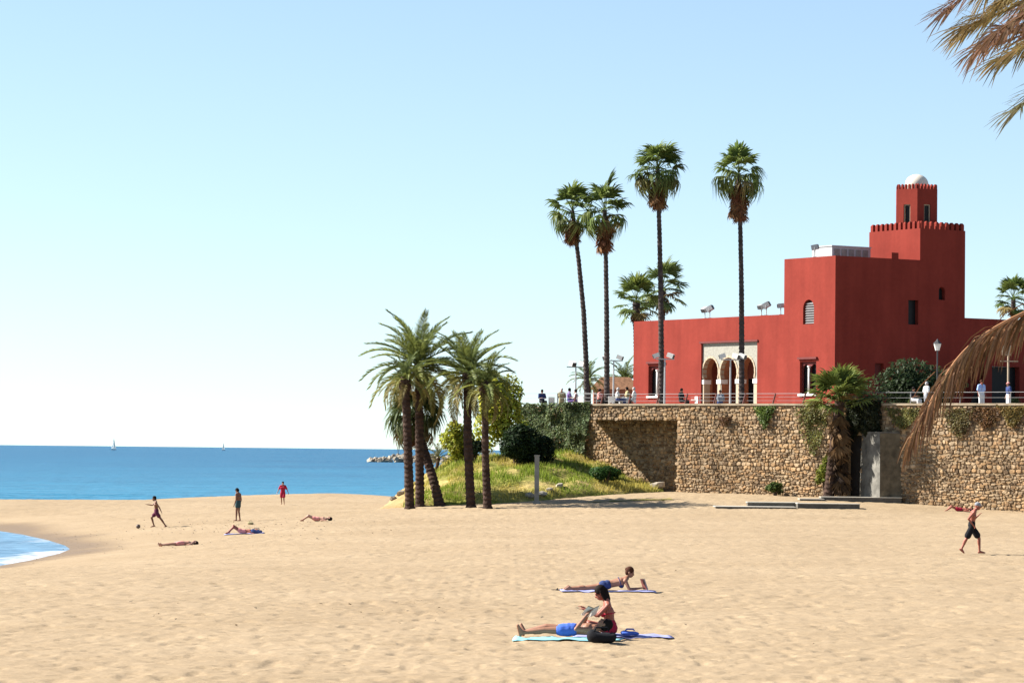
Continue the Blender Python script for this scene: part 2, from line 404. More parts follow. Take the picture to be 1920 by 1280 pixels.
wall = empty('retaining_wall', wall_point(S_REC / 2, 0.3, 0))
tag(wall, 'long rubble stone retaining wall between the sand and the terrace, with a shaded recess', 'wall')
WO = wall.location.copy()
def local(mb):
    mb.v = [tuple(Vector(p) - WO) for p in mb.v]; return mb
core = MB()
def wall_block(mb, s0, s1, z0, z1, o_front, o_back, col=(1, 1, 1)):
    P = [wall_point(s, z, o) for z in (z0, z1) for (s, o) in ((s0, o_front), (s1, o_front), (s1, o_back), (s0, o_back))]
    mb.add(P, [(3, 2, 1, 0), (4, 5, 6, 7), (0, 1, 5, 4), (1, 2, 6, 5), (2, 3, 7, 6), (3, 0, 4, 7)], col)
S_N0, S_N1, Z_N = wall_s(1616), wall_s(1588), 4.6     # niche and black panel added for deep shade left of the buttress
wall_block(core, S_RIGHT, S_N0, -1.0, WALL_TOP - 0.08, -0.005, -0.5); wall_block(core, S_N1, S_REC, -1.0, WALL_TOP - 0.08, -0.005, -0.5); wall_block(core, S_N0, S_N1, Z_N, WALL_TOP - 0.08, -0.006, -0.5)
local(core).build('mortar_core', M['mortar'], wall)
core = MB(); wall_block(core, S_REC, S_BAND, 5.42, WALL_TOP - 0.081, -0.005, REC - 0.2)
local(core).build('bridging_slab', M['mortar'], wall)
core = MB(); wall_block(core, S_REC - 0.5, S_LEFT, -1.0, WALL_TOP - 0.085, REC, REC - 0.5)
local(core).build('recess_core', M['mortar'], wall)
mb = MB(); wall_block(mb, S_N0, S_N1, -0.5, Z_N, -0.42, -0.48); M['shade_black'] = plain('painted_shade_black', (0.012, 0.010, 0.009), .8, .3, 4); local(mb).build('shade_panel', M['shade_black'], wall)  # black panel put in to draw the palm's deep shade
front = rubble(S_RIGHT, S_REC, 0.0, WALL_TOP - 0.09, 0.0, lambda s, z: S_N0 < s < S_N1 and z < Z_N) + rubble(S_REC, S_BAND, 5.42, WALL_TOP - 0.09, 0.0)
back = rubble(S_REC, S_LEFT, 0.8, 5.42, REC)
vis = sorted([s for s in front if 0.2 < s[0] < S_REC - 0.2 and s[1] > 0.9], key=lambda t: -t[2] * t[3] / (180 + 0.64 * t[0]) ** 2)[:300]
vid = set(map(id, vis))
for st in vis:
    mb = MB(); o0 = wall_point(st[0], st[1], st[4]); stone_shape(mb, st, o0)
    o = mb.build('stone', M['stone'], wall); o.location = o0 - WO
mb = MB()
for st in front + back:
    if id(st) not in vid: stone_shape(mb, st, WO)
tag(mb.build('small_stones', M['stone'], wall), kind='stuff')
# return face at the recess edge and stones on it
s = S_RIGHT
while s < S_BAND - 0.4:
    L_ = random.uniform(1.1, 1.5); e = min(s + L_, S_BAND)
    mb = MB(); wall_block(mb, s + 0.006, e - 0.006, WALL_TOP - 0.08 + random.uniform(0, .008), WALL_TOP + 0.035 + random.uniform(0, 0.02), 0.13, -0.55)
    local(mb).build('coping_slab', M['coping'], wall); s = e

ter = MB()
tp = [wall_xy(S_RIGHT - 30, -0.5), wall_xy(S_REC, -0.5), wall_xy(S_REC, REC - 0.5), wall_xy(S_LEFT, REC - 0.5)]
tp = [(p.x, p.y) for p in tp] + [(6, 262), (30, 330), (110, 330), (110, 170)]
n = len(tp)
ter.add([(x, y, TER_Z) for x, y in tp] + [(x, y, -1.0) for x, y in tp],
        [tuple(range(n))[::-1]] + [(i, (i + 1) % n, n + (i + 1) % n, n + i) for i in range(n)])
tag(ter.build('terrace', M['paving']), kind='structure')

# ------------------------------------------------------------ the red castle
def red_mat():
    m, T, N, L, B = new_mat('red_render')
    geo = N.new('ShaderNodeNewGeometry'); pos = geo.outputs['Position']
    c = ramp2(N, L, noise(N, L, 0.45, 5, vec=pos), (0.160, 0.023, 0.0155), (0.190, 0.029, 0.0195), 0.3, 0.7)
    st = noise(N, L, 1.1, 5, vec=pos, mapscale=(1.2, 1.2, 0.12))
    c = mix(N, L, 1.0, c, ramp2(N, L, st, (0.87, 0.86, 0.86), (1.04, 1.04, 1.04), 0.3, 0.62), 'MULTIPLY')
    sp = noise(N, L, 3.5, 6, vec=pos, rough=0.7)
    c = mix(N, L, 1.0, c, ramp2(N, L, sp, (0.9, 0.88, 0.86), (1.05, 1.06, 1.06), 0.25, 0.7), 'MULTIPLY')
    L.new(c, B.inputs['Base Color']); B.inputs['Roughness'].default_value = 0.93; B.inputs['Specular IOR Level'].default_value = 0.12
    bump(N, L, B, noise(N, L, 9.0, 6, vec=pos), 0.25, 0.02)
    return m
M['red'] = red_mat()
M['dark_red'] = plain('dark_red_frame', (0.10, 0.014, 0.011), 0.85, 0.15, 3)
M['dome'] = plain('cream_dome', (0.52, 0.46, 0.38), 0.7, 0.08, 2, 0.2)
M['inner'] = plain('porch_plaster', (0.20, 0.05, 0.03), 0.9, 0.15)
TH = R(57); EL = Vector((-math.cos(TH), math.sin(TH), 0)); ED = Vector((math.sin(TH), math.cos(TH), 0)); UP = Vector((0, 0, 1))
NL = -ED; ND = -EL                              # outward normals of the sunlit and of the shaded front
A = at(1565, 700, 215.0); A.z = TER_Z
castle = empty('red_castle', A)
tag(castle, 'red Moorish style castle with crenellated tower, small white dome and triple arched porch', 'castle')
def cb(mb, name, mat, parent=castle, smooth=False):
    mb.v = [tuple(Vector(p) - A) for p in mb.v]
    o = mb.build(name, mat, parent, smooth); return o
def lit(px, py, off=0.0):
    """(u, z) on the plane of the sunlit front (u to the left of the corner), off metres outside it"""
    p = hit(px, py, A + NL * off, NL); return (p - A).dot(EL), p.z
def dark(px, py, off=0.0):
    p = hit(px, py, A + ND * off, ND); return (p - A).dot(ED), p.z
class Face:
    """a wall plane: origin, direction along, outward normal"""
    def __init__(s, o, d, n): s.o, s.d, s.n = Vector(o), Vector(d), Vector(n)
    def p(s, u, z, off=0.0):
        q = s.o + s.d * u + s.n * off; return Vector((q.x, q.y, z))
FL = Face(A, EL, NL); FD = Face(A, ED, ND)
def arch_outline(u0, u1, z0, z1, kind='rect', seg=8):
    if kind == 'rect': return [(u0, z0), (u1, z0), (u1, z1), (u0, z1)]
    c = (u0 + u1) / 2; r = (u1 - u0) / 2
    if kind == 'round':
        zc = z1 - r; pts = [(u0, z0), (u1, z0)]
        return pts + [(c + r * math.cos(a), zc + r * math.sin(a)) for a in np.linspace(0, math.pi, seg * 2 + 1)]
    # horseshoe: the curve swings in again at the springing
    zc = z1 - r * 1.12; n = 0.87
    pts = [(c - n * r, z0), (c + n * r, z0)]
    return pts + [(c + r * math.cos(a), zc + r * 1.12 * math.sin(a)) for a in np.linspace(-0.5, math.pi + 0.5, seg * 2 + 3)]
def wall_panel(face, outline, holes, depth, parent_mb, reveal_mb=None):
    loops = [[Vector((u, z, 0)) for u, z in outline]] + [[Vector((u, z, 0)) for u, z in h] for h in holes]
    flat = [p for l in loops for p in l]
    tris = tessellate_polygon(loops)
    V = [face.p(p.x, p.y) for p in flat]
    F = []
    for t in tris:
        a, b, c = (V[i] for i in t)
        F.append(tuple(t) if (b - a).cross(c - a).dot(face.n) > 0 else tuple(t)[::-1])
    parent_mb.add(V, F)
    for h in holes:                              # reveals
        k = len(h); W = [face.p(u, z) for u, z in h] + [face.p(u, z, -depth) for u, z in h]
        (reveal_mb or parent_mb).add(W, [(i, (i + 1) % k, k + (i + 1) % k, k + i) for i in range(k)])
def pane(face, outline, off, name, mat, parent):
    mb = MB(); k = len(outline)
    mb.add([face.p(u, z, off) for u, z in outline] + [face.p(u, z, off - 0.03) for u, z in outline],
           [tuple(range(k)), tuple(range(k, 2 * k))[::-1]] + [(i, (i + 1) % k, k + (i + 1) % k, k + i) for i in range(k)])
    return cb(mb, name, mat, parent)
def fbox(mb, face, u0, u1, z0, z1, o0, o1):
    P = [face.p(u, z, o) for z in (z0, z1) for (u, o) in ((u0, o0), (u1, o0), (u1, o1), (u0, o1))]
    mb.add(P, [(3, 2, 1, 0), (4, 5, 6, 7), (0, 1, 5, 4), (1, 2, 6, 5), (2, 3, 7, 6), (3, 0, 4, 7)])

Z0 = TER_Z - 0.2
uW, _ = lit(1188, 650); uB, zLow1 = lit(1470, 588); _, zLow0 = lit(1188, 604); zLow = (zLow0 + zLow1) / 2
_, zBl = lit(1560, 479.5); zBl = (zBl + lit(1472, 486)[1]) / 2
vT0, _ = dark(1725, 500); vT1, zT = dark(1810, 433); zTm = dark(1812, 421)[1]
_, zR = dark(1812, 596)
vEnd = dark(2010, 600)[0]
# openings of the sunlit front
def rect_lit(x0, y0, x1, y1):
    u0, za = lit(x1, y1); u1, zb = lit(x0, y0); return u0, u1, za, zb
W_louv = rect_lit(1506, 562, 1526, 607); W_right = rect_lit(1500, 678, 1530, 738); W_left = rect_lit(1216, 686, 1245, 742)
P_out = rect_lit(1315, 644, 1419, 757); P_out = (P_out[0], P_out[1], TER_Z + 0.001, P_out[3])
low_h = [arch_outline(*W_left), arch_outline(*P_out)]
mb = MB(); wall_panel(FL, [(uB, Z0), (uW, Z0), (uW, zLow), (uB, zLow)], low_h, 0.35, mb)
D1 = 9.0
def quad(mb, *pts): mb.add(pts, [tuple(range(len(pts)))])
quad(mb, FL.p(uW, Z0), FL.p(uW, Z0, -D1), FL.p(uW, zLow, -D1), FL.p(uW, zLow))
quad(mb, FL.p(uB, zLow - 0.5, -0.3), FL.p(uW - 0.3, zLow - 0.5, -0.3), FL.p(uW - 0.3, zLow - 0.5, -D1), FL.p(uB, zLow - 0.5, -D1))
quad(mb, FL.p(uB, zLow, 0), FL.p(uW, zLow, 0), FL.p(uW, zLow, -0.3), FL.p(uB, zLow, -0.3))
quad(mb, FL.p(uB, zLow, -0.3), FL.p(uW, zLow, -0.3), FL.p(uW, zLow - .5, -0.3), FL.p(uB, zLow - .5, -0.3))
quad(mb, FL.p(uW, Z0, -D1), FL.p(uB, Z0, -D1), FL.p(uB, zLow, -D1), FL.p(uW, zLow, -D1))
low = cb(mb, 'low_wing_wall', M['red'])
# tall block
mb = MB(); wall_panel(FL, [(0, Z0), (uB, Z0), (uB, zBl), (0, zBl)], [arch_outline(*W_louv, 'round', 5), arch_outline(*W_right)], 0.35, mb)
quad(mb, FL.p(uB, Z0), FL.p(uB, Z0, -D1), FL.p(uB, zBl, -D1), FL.p(uB, zBl))
quad(mb, FL.p(0, zBl), FL.p(uB, zBl), FL.p(uB, zBl, -0.35), FL.p(0, zBl, -0.35))
quad(mb, FL.p(0.35, zBl, -0.35), FL.p(uB, zBl, -0.35), FL.p(uB, zBl - .5, -0.35), FL.p(0.35, zBl - .5, -0.35))
quad(mb, FL.p(0.3, zBl - .5, -0.35), FL.p(uB, zBl - .5, -0.35), FL.p(uB, zBl - .5, -D1), FL.p(0.3, zBl - .5, -D1))
def rect_dark(x0, y0, x1, y1):
    u0, za = dark(x0, y1); u1, zb = dark(x1, y0); return u0, u1, za, zb
W_d1 = rect_dark(1703, 563, 1722, 608); W_d2 = rect_dark(1760, 538, 1772, 562); W_d3 = rect_dark(1640, 681, 1657, 752); W_d3 = (W_d3[0], W_d3[1], TER_Z + 0.02, W_d3[3])
wall_panel(FD, [(0, Z0), (vT0, Z0), (vT0, zBl), (0, zBl)], [arch_outline(*W_d1), arch_outline(*W_d3)], 0.35, mb)
quad(mb, FD.p(0, zBl), FD.p(0, zBl, -0.35), FD.p(vT0, zBl, -0.35), FD.p(vT0, zBl))
block = cb(mb, 'main_block_wall', M['red'])
# shaded wing on the right
FW = Face(FD.p(0, 0, -0.02), ED, ND); FW.o.z = 0
W_open = []
for xa, xb in ((1798, 1846), (1860, 1912), (1926, 1984)):
    r_ = rect_dark(xa, 688, xb, 752); W_open.append((r_[0], r_[1], TER_Z + .02, rect_dark(1860, 688, 1912, 752)[3]))
mb = MB(); wall_panel(FW, [(vT1, Z0), (vEnd, Z0), (vEnd, zR), (vT1, zR)], [arch_outline(*w) for w in W_open], 0.5, mb)
quad(mb, FD.p(vT1, zR, -0.02), FD.p(vEnd, zR, -0.02), FD.p(vEnd, zR, -7), FD.p(vT1, zR, -7))
quad(mb, FD.p(vEnd, Z0, -0.02), FD.p(vEnd, Z0, -7), FD.p(vEnd, zR, -7), FD.p(vEnd, zR, -0.02))
cb(mb, 'shaded_wing_wall', M['red'])
for w in W_open: pane(FW, arch_outline(w[0] + .004, w[1] - .004, w[2], w[3] - .004), -0.45, 'veranda_shade', M['glass_dark'], castle)  # dark panes stand for the shade inside the veranda openings
# tower
Tn = A + ED * vT0
pL = hit(1630, 430, Tn, NL); uT = (pL - Tn).dot(EL)
mb = MB(); FT = Face(Tn, EL, NL)
wall_panel(FD, [(vT0, Z0), (vT1, Z0), (vT1, zT), (vT0, zT)], [arch_outline(*W_d2, 'round', 5)], 0.35, mb)
quad(mb, FT.p(0, Z0), FT.p(0, zT), FT.p(uT, zT), FT.p(uT, Z0))
Tr = A + ED * vT1
quad(mb, Tr + UP * (Z0 - A.z), Tr + EL * uT + UP * (Z0 - A.z), Tr + EL * uT + UP * (zT - A.z), Tr + UP * (zT - A.z))
Tb = Tn + EL * uT
quad(mb, Tb + UP * (Z0 - A.z), Tr + EL * uT + UP * (Z0 - A.z), Tr + EL * uT + UP * (zT - A.z), Tb + UP * (zT - A.z))
q0 = UP * (zT - 0.4 - A.z)
quad(mb, Tn + q0, Tr + q0, Tr + EL * uT + q0, Tb + q0)
tower = cb(mb, 'tower', M['red'])
def merlon_mesh(w, d, h):
    mb = MB()
    x, y = w / 2, d / 2
    mb.add([(-x, -y, 0), (x, -y, 0), (x, y, 0), (-x, y, 0), (-x, -y, h * .78), (x, -y, h * .78), (x, y, h * .78), (-x, y, h * .78), (-x * .35, -y * .5, h), (x * .35, -y * .5, h), (x * .35, y * .5, h), (-x * .35, y * .5, h)],
           [(3, 2, 1, 0)] + [(a + i, a + (i + 1) % 4, a + 4 + (i + 1) % 4, a + 4 + i) for a in (0, 4) for i in range(4)] + [(8, 9, 10, 11)])
    return mb.mesh('merlon', M['red'])
mh = zTm - zT
m_me = merlon_mesh(0.26, 0.28, mh * 1.15)
def merlons(p0, p1, n, me, parent, inset, corner=False):
    d = (p1 - p0); rz = math.atan2(d.y, d.x); L_ = d.length
    for i in range(n):
        o = link_mesh('merlon', me, None, parent)
        o.location = p0 + d * ((i + (0.5 if not corner else 0.5)) / n) + inset - A + UP * 0.0
        o.rotation_euler = (0, 0, rz)
zz = UP * (zT - A.z)
merlons(Tn + zz, Tb + zz, 11, m_me, tower, -NL * 0.16)
merlons(Tn + zz, Tr + zz, 9, m_me, tower, -ND * 0.16)
merlons(Tr + zz, Tr + EL * uT + zz, 11, m_me, tower, NL * 0.16)
merlons(Tb + zz, Tr + EL * uT + zz, 9, m_me, tower, ND * 0.16)
# hexagonal turret with its dome
tc_ = Tn + ED * ((vT1 - vT0) / 2) + EL * (uT / 2); tc_depth = tc_.y
pc = at(1718.5, 400, tc_depth); tc_ = Vector((pc.x, tc_depth, 0))
zq0 = zT - 0.4; zq1 = at(1718, 357, tc_depth).z; zqm = at(1718, 347.5, tc_depth).z
mpp = tc_depth / FPX
Rv = 87 * mpp / (math.cos(R(35.5 - 30 - 0)) + math.cos(R(24.5 - 30))) * 1.0   # silhouette width 87 px
mb = MB(); hexv = []
for k in range(6):
    an = R(-90 - 35.5 - 30 + 60 * k); hexv.append((math.cos(an) * Rv, math.sin(an) * Rv))
turret_faces = []
for k in range(6):
    a = Vector((tc_.x + hexv[k][0], tc_.y + hexv[k][1], 0)); b = Vector((tc_.x + hexv[(k + 1) % 6][0], tc_.y + hexv[(k + 1) % 6][1], 0))
    d = (b - a); L_ = d.length; d.normalize(); nn = Vector((d.y, -d.x, 0))
    f = Face(a, d, nn); turret_faces.append((f, L_))
    ho = [arch_outline(L_ / 2 - 0.26, L_ / 2 + 0.26, zq0 + 0.5, at(1735, 386, tc_depth).z)]
    wall_panel(f, [(0, zq0), (L_, zq0), (L_, zq1), (0, zq1)], ho, 0.16, mb)
mb.add([(tc_.x + x, tc_.y + y, zq1 - 0.25) for x, y in hexv], [tuple(range(6))])
turret = cb(mb, 'turret', M['red'])
tm_me = merlon_mesh(0.135, 0.2, zqm - zq1)
for f, L_ in turret_faces:
    merlons(f.p(0, zq1), f.p(L_, zq1), 6, tm_me, turret, -f.n * 0.11)
    h = (L_ / 2 - 0.26, L_ / 2 + 0.26, zq0 + 0.5, at(1735, 386, tc_depth).z)
    mb = MB(); fr = 0.07
    o0, o1 = -0.16, -0.08
    fbox(mb, f, h[0] + .001, h[0] + fr, h[2], h[3] - fr, o1, o0); fbox(mb, f, h[1] - fr, h[1] - .001, h[2], h[3] - fr, o1, o0); fbox(mb, f, h[0] + .001, h[1] - .001, h[3] - fr + .001, h[3] - .001, o1, o0)
    cb(mb, 'window_frame', M['cream'], turret)
    pane(f, arch_outline(h[0] + .01, h[1] - .01, h[2] + .01, h[3] - .01), -0.165, 'window_pane', M['glass_dark'], turret)
mb = MB(); rd = 22 * mpp; dz = zq1 + 0.05
prof = [(rd * 1.0, 0), (rd * 1.0, 0.35)] + [(rd * math.cos(a), 0.35 + rd * 0.88 * math.sin(a)) for a in np.linspace(0.12, 1.5, 9)]
nseg = 24; V = []; F = []
for r_, h_ in prof:
    V += [(tc_.x + r_ * math.cos(2 * math.pi * k / nseg), tc_.y + r_ * math.sin(2 * math.pi * k / nseg), dz + h_) for k in range(nseg)]
for i in range(len(prof) - 1):
    F += [(i * nseg + k, i * nseg + (k + 1) % nseg, (i + 1) * nseg + (k + 1) % nseg, (i + 1) * nseg + k) for k in range(nseg)]
F.append(tuple(range((len(prof) - 1) * nseg, len(prof) * nseg)))
mb.add(V, F); dome = cb(mb, 'dome', M['dome'], castle, True)
# windows of the sunlit front: twin lights with a white colonnette, a hood and a sill
def twin_window(W):
    u0, u1, z0, z1 = W; uc = (u0 + u1) / 2
    fr = pane(FL, arch_outline(u0 + .004, u1 - .004, z0, z1), -0.36, 'window', M['glass_dark'], castle)
    zs = z0 + (z1 - z0) * 0.80; g = 0.08
    mb = MB(); outer = [(u0 + .003, z0 + .003), (u1 - .003, z0 + .003), (u1 - .003, z1 - .003), (u0 + .003, z1 - .003)]
    holes = [arch_outline(u0 + 0.07, uc - g, z0 + .02, z1 - 0.18, 'round', 5), arch_outline(uc + g, u1 - 0.07, z0 + .02, z1 - 0.18, 'round', 5)]
    F2 = Face(FL.p(0, 0, -0.18) * 1.0, EL, NL); F2.o.z = 0
    wall_panel(F2, outer, holes, 0.12, mb); cb(mb, 'window_frame', M['dark_red'], fr)
    mb = MB(); a = FL.p(uc, z0, -0.09)
    mb.tube([a, a + UP * 0.1], 0.12, 10); mb.tube([a + UP * 0.1, FL.p(uc, zs, -0.09)], 0.075, 10); mb.tube([FL.p(uc, zs, -0.09), FL.p(uc, zs + 0.14, -0.09)], [0.08, 0.14], 10)
    cb(mb, 'colonnette', M['white'], fr, True)
    mb = MB(); fbox(mb, FL, u0 - 0.1, u1 + 0.1, z0 - 0.13, z0 - 0.003, 0.12, -0.1); cb(mb, 'window_sill', M['white'], fr)
    mb = MB(); fbox(mb, FL, u0 - 0.14, u1 + 0.14, z1 + 0.16, z1 + 0.30, 0.14, -0.02); cb(mb, 'window_hood', M['dark_red'], fr)
twin_window(W_right); twin_window(W_left)
M['louvre'] = plain('louvre_paint', (0.13, 0.12, 0.12), 0.6)
# louvred window
u0, u1, z0, z1 = W_louv
win = pane(FL, arch_outline(u0 + .004, u1 - .004, z0 + .004, z1 - .004, 'round', 5), -0.33, 'window', M['glass_dark'], castle)
ns = 9
for i in range(ns):
    z = z0 + 0.12 + (z1 - z0 - 0.35) * i / (ns - 1)
    mb = MB(); P = [FL.p(u0 + 0.12, z + 0.06, -0.22), FL.p(u1 - 0.12, z + 0.06, -0.22), FL.p(u1 - 0.12, z - 0.05, -0.10), FL.p(u0 + 0.12, z - 0.05, -0.10)]
    mb.add(P + [p - UP * 0.03 for p in P], [(3, 2, 1, 0), (4, 5, 6, 7), (0, 1, 5, 4), (1, 2, 6, 5), (2, 3, 7, 6), (3, 0, 4, 7)])
    cb(mb, 'louvre', M['louvre'], win)
# windows of the shaded fronts
pane(FD, arch_outline(W_d1[0] + .004, W_d1[1] - .004, W_d1[2] + .004, W_d1[3] - .004), -0.33, 'window', M['glass_dark'], castle)
pane(FD, arch_outline(W_d2[0] + .004, W_d2[1] - .004, W_d2[2] + .004, W_d2[3] - .004, 'round', 5), -0.33, 'window', M['glass_dark'], castle)
dr = pane(FD, arch_outline(W_d3[0] + .004, W_d3[1] - .004, W_d3[2], W_d3[3] - .004), -0.30, 'door', M['dark_red'], castle)
# porch of three horseshoe arches in a stone screen set a little back in its opening
u0, u1, z0, z1 = P_out
FP = Face(FL.p(0, 0, -0.14), EL, NL); FP.o.z = 0
zA = lit(1366, 670, -0.14)[1]
arch_px = [(1385.5, 1415), (1351, 1382), (1318.5, 1347)]
holes = []; arcs = []
for xa, xb in arch_px:
    ua = lit(xb, 700, -0.14)[0]; ub = lit(xa, 700, -0.14)[0]
    arcs.append((ua, ub)); holes.append(arch_outline(ua, ub, z0 + 0.02, zA, 'horse', 9))
mb = MB(); rv = MB(); wall_panel(FP, [(u0 + .004, z0), (u1 - .004, z0), (u1 - .004, z1 - .004), (u0 + .004, z1 - .004)], holes, 0.75, mb, rv)
porch = cb(mb, 'porch_screen', M['grey_stone'], castle)
M['ochre'] = plain('ochre_reveal', (0.27, 0.10, 0.045), 0.9, 0.15)
cb(rv, 'arch_reveals', M['ochre'], porch)
zcap = lit(1366, 715, 0)[1]
for (ua, ub) in arcs:                           # voussoir bands, one per arch
    c = (ua + ub) / 2; r = (ub - ua) / 2; zc = zA - r * 1.12
    for k, a in enumerate(np.linspace(-0.42, math.pi + 0.42, 13)[:-1]):
        da = (math.pi + 0.84) / 12; ring = []
        for (aa, rr) in ((a + .01, 1.0), (a + da - .01, 1.0), (a + da - .01, 1.13), (a + .01, 1.13)):
            ring.append((c + r * rr * math.cos(aa), zc + r * 1.12 * rr * math.sin(aa)))
        mb = MB(); mb.add([FP.p(u, z, 0.05) for u, z in ring] + [FP.p(u, z, -0.3) for u, z in ring], [(0, 1, 2, 3), (7, 6, 5, 4)] + [(i, (i + 1) % 4, 4 + (i + 1) % 4, 4 + i) for i in range(4)])
        cb(mb, 'voussoir', M['cream'], porch)
piers = [(u0 + .02, arcs[0][0] + .13), (arcs[0][1] - .13, arcs[1][0] + .13), (arcs[1][1] - .13, arcs[2][0] + .13), (arcs[2][1] - .13, u1 - .02)]
for a, b in piers:
    c = (a + b) / 2; w = max((b - a) / 2, 0.16)
    mb = MB(); fbox(mb, FP, c - w * 0.62, c + w * 0.62, z0 + .02, zcap - 0.15, 0.03, -0.5); cb(mb, 'pier', M['cream'], porch)
    mb = MB(); fbox(mb, FP, c - w * 1.0, c + w * 1.0, zcap - 0.148, zcap + 0.15, 0.08, -0.56); cb(mb, 'capital', M['white'], porch)
mb = MB(); fbox(mb, FL, u0 - 0.12, u1 + 0.12, z1 + .004, z1 + 0.13, 0.10, -0.10); cb(mb, 'porch_hood', M['dark_red'], castle)
# inside of the porch: red lobby walls and a dark door wall
mb = MB()
quad(mb, FP.p(u0 - .3, z0 - .05, -3.2), FP.p(u1 + .3, z0 - .05, -3.2), FP.p(u1 + .3, z1, -3.2), FP.p(u0 - .3, z1, -3.2))
quad(mb, FP.p(u1 + .3, z0 - .05, -0.56), FP.p(u1 + .3, z0 - .05, -3.2), FP.p(u1 + .3, z1, -3.2), FP.p(u1 + .3, z1, -0.56))
quad(mb, FP.p(u0 - .3, z0 - .05, -0.56), FP.p(u0 - .3, z0 - .05, -3.2), FP.p(u0 - .3, z1, -3.2), FP.p(u0 - .3, z1, -0.56))
quad(mb, FP.p(u0 - .3, z1, -0.56), FP.p(u1 + .3, z1, -0.56), FP.p(u1 + .3, z1, -3.2), FP.p(u0 - .3, z1, -3.2))
cb(mb, 'porch_lobby', M['inner'], castle)
for (ua, ub) in arcs:
    pane(FP, arch_outline(ua + .1, ub - .1, z0 + .01, z0 + 2.7), -3.1, 'lobby_door', M['glass_dark'], castle)
# chimney stubs on the block roof
mb = MB(); fbox(mb, FD, 4.9, 5.5, zBl - .4, zBl + 0.42, -0.02, -0.5); cb(mb, 'chimney', M['red'], castle)

# ------------------------------------------------------------ things on the castle roof
p = FD.p(2.5, zBl - 0.5, -4.6)
tank = empty('rooftop_plant_housing', p, math.pi / 2 - TH)
tag(tank, 'low pale grey ventilation housing on the flat castle roof', 'roof housing')
mb = MB(); mb.box((1.7, 0, 0.70), (3.4, 2.2, 1.40)); mb.build('casing', M['metal'], tank)
mb = MB(); mb.box((1.7, 0, 1.44), (3.5, 2.3, 0.08)); mb.build('lid', M['metal'], tank)
for i in range(5):
    mb = MB(); mb.box((0.45 + i * 0.62, -1.12, 0.95), (0.45, 0.04, 0.6)); mb.build('grille', M['concrete'], tank)
def floodlight(name, loc, rz, label, tilt=0.0, s=1.0, pole=0.45, group=None):
    e = empty(name, loc, rz); tag(e, label, 'floodlight', group)
    mb = MB(); mb.tube([(0, 0, 0), (0, 0, pole * s)], 0.035 * s, 6); mb.box((0, 0, 0.015), (0.22 * s, 0.22 * s, 0.03)); mb.build('stand', M['metal'], e)
    Mt = Matrix.Rotation(tilt, 3, 'Y')
    mb = MB(); mb.box((0, 0, pole * s + 0.17 * s), (0.42 * s, 0.42 * s, 0.3 * s), M=Mt); mb.build('lamp_head', M['metal'], e)
    mb = MB(); c = Vector((0, 0, pole * s + 0.17 * s)) + Mt @ Vector((0.23 * s, 0, 0)); mb.box(c, (0.04 * s, 0.36 * s, 0.25 * s), M=Mt); mb.build('lens', M['dark_metal'], e)
    mb = MB(); mb.tube([(0, -0.24 * s, pole * s + .17 * s), (0, -0.24 * s, pole * s - .02 * s), (0, 0.24 * s, pole * s - .02 * s), (0, 0.24 * s, pole * s + .17 * s)], 0.02 * s, 5); mb.build('bracket', M['metal'], e)
    return e
def roof_at(px, z): u, _ = lit(px, 600); q = FL.p(u, z, -0.17); return q
floodlight('floodlight', roof_at(1318, zLow), R(215), 'floodlight on the low castle parapet, left one of the middle pair', 0.5)
floodlight('floodlight', roof_at(1327, zLow), R(-20), 'floodlight on the low castle parapet, right one of the middle pair', -0.5, 1.1)
floodlight('floodlight', roof_at(1424, zLow), R(205), 'left of the three floodlights nearest the tall block on the low parapet', 0.3)
floodlight('floodlight', roof_at(1433, zLow), R(-15), 'middle of the three floodlights nearest the tall block on the low parapet', -0.5, 1.15)
floodlight('floodlight', roof_at(1460, zLow), R(180), 'floodlight on the low parapet right against the tall block', 0.1)
floodlight('floodlight', roof_at(1523, zBl), R(-10), 'single floodlight on the top edge of the tall sunlit block', -0.2, 1.1)
# ------------------------------------------------------------ palms
def fan_mesh(name, pet, Rb, nseg, spread, droop, tipdroop, width, seed, mat, petcol=(0.7, 0.75, 0.4)):
    """one fan leaf: stalk along +X, pleated blade of separate segments"""
    rs = random.Random(seed); mb = MB()
    mb.tube([(0, 0, 0), (pet * .5, 0, 0.02), (pet, 0, -0.03 * pet)], [0.028, 0.02, 0.016], 4, col=petcol)
    for k in range(nseg):
        a = -spread + 2 * spread * k / (nseg - 1) + rs.uniform(-.04, .04)
        L_ = Rb * (0.72 + 0.28 * math.cos(a * 0.6)) * rs.uniform(0.85, 1.08); w = width * rs.uniform(0.8, 1.2)
        ca, sa = math.cos(a), math.sin(a); td = tipdroop * rs.uniform(0.5, 1.6); tw = rs.uniform(-.5, .5)
        V = []; g = rs.uniform(0.7, 1.25)
        for t, ww in ((0.04, 0.25), (0.45, 1.0), (0.75, 0.75), (1.0, 0.06)):
            r = L_ * t; z = -droop * r * t - td * L_ * max(0, t - 0.5) ** 2 * 2 + 0.03 * (k % 2); rr = r * (1 - 0.35 * td * max(0, t - 0.5))
            cx, cy = pet + ca * rr, sa * rr; hw = w * ww / 2
            V += [(cx - sa * hw, cy + ca * hw, z - 0.03 * pet + hw * tw), (cx + sa * hw, cy - ca * hw, z - 0.03 * pet - hw * tw)]
        mb.add(V, [(0, 1, 3, 2), (2, 3, 5, 4), (4, 5, 7, 6)], (g, g, g))
    return mb.mesh(name, mat)
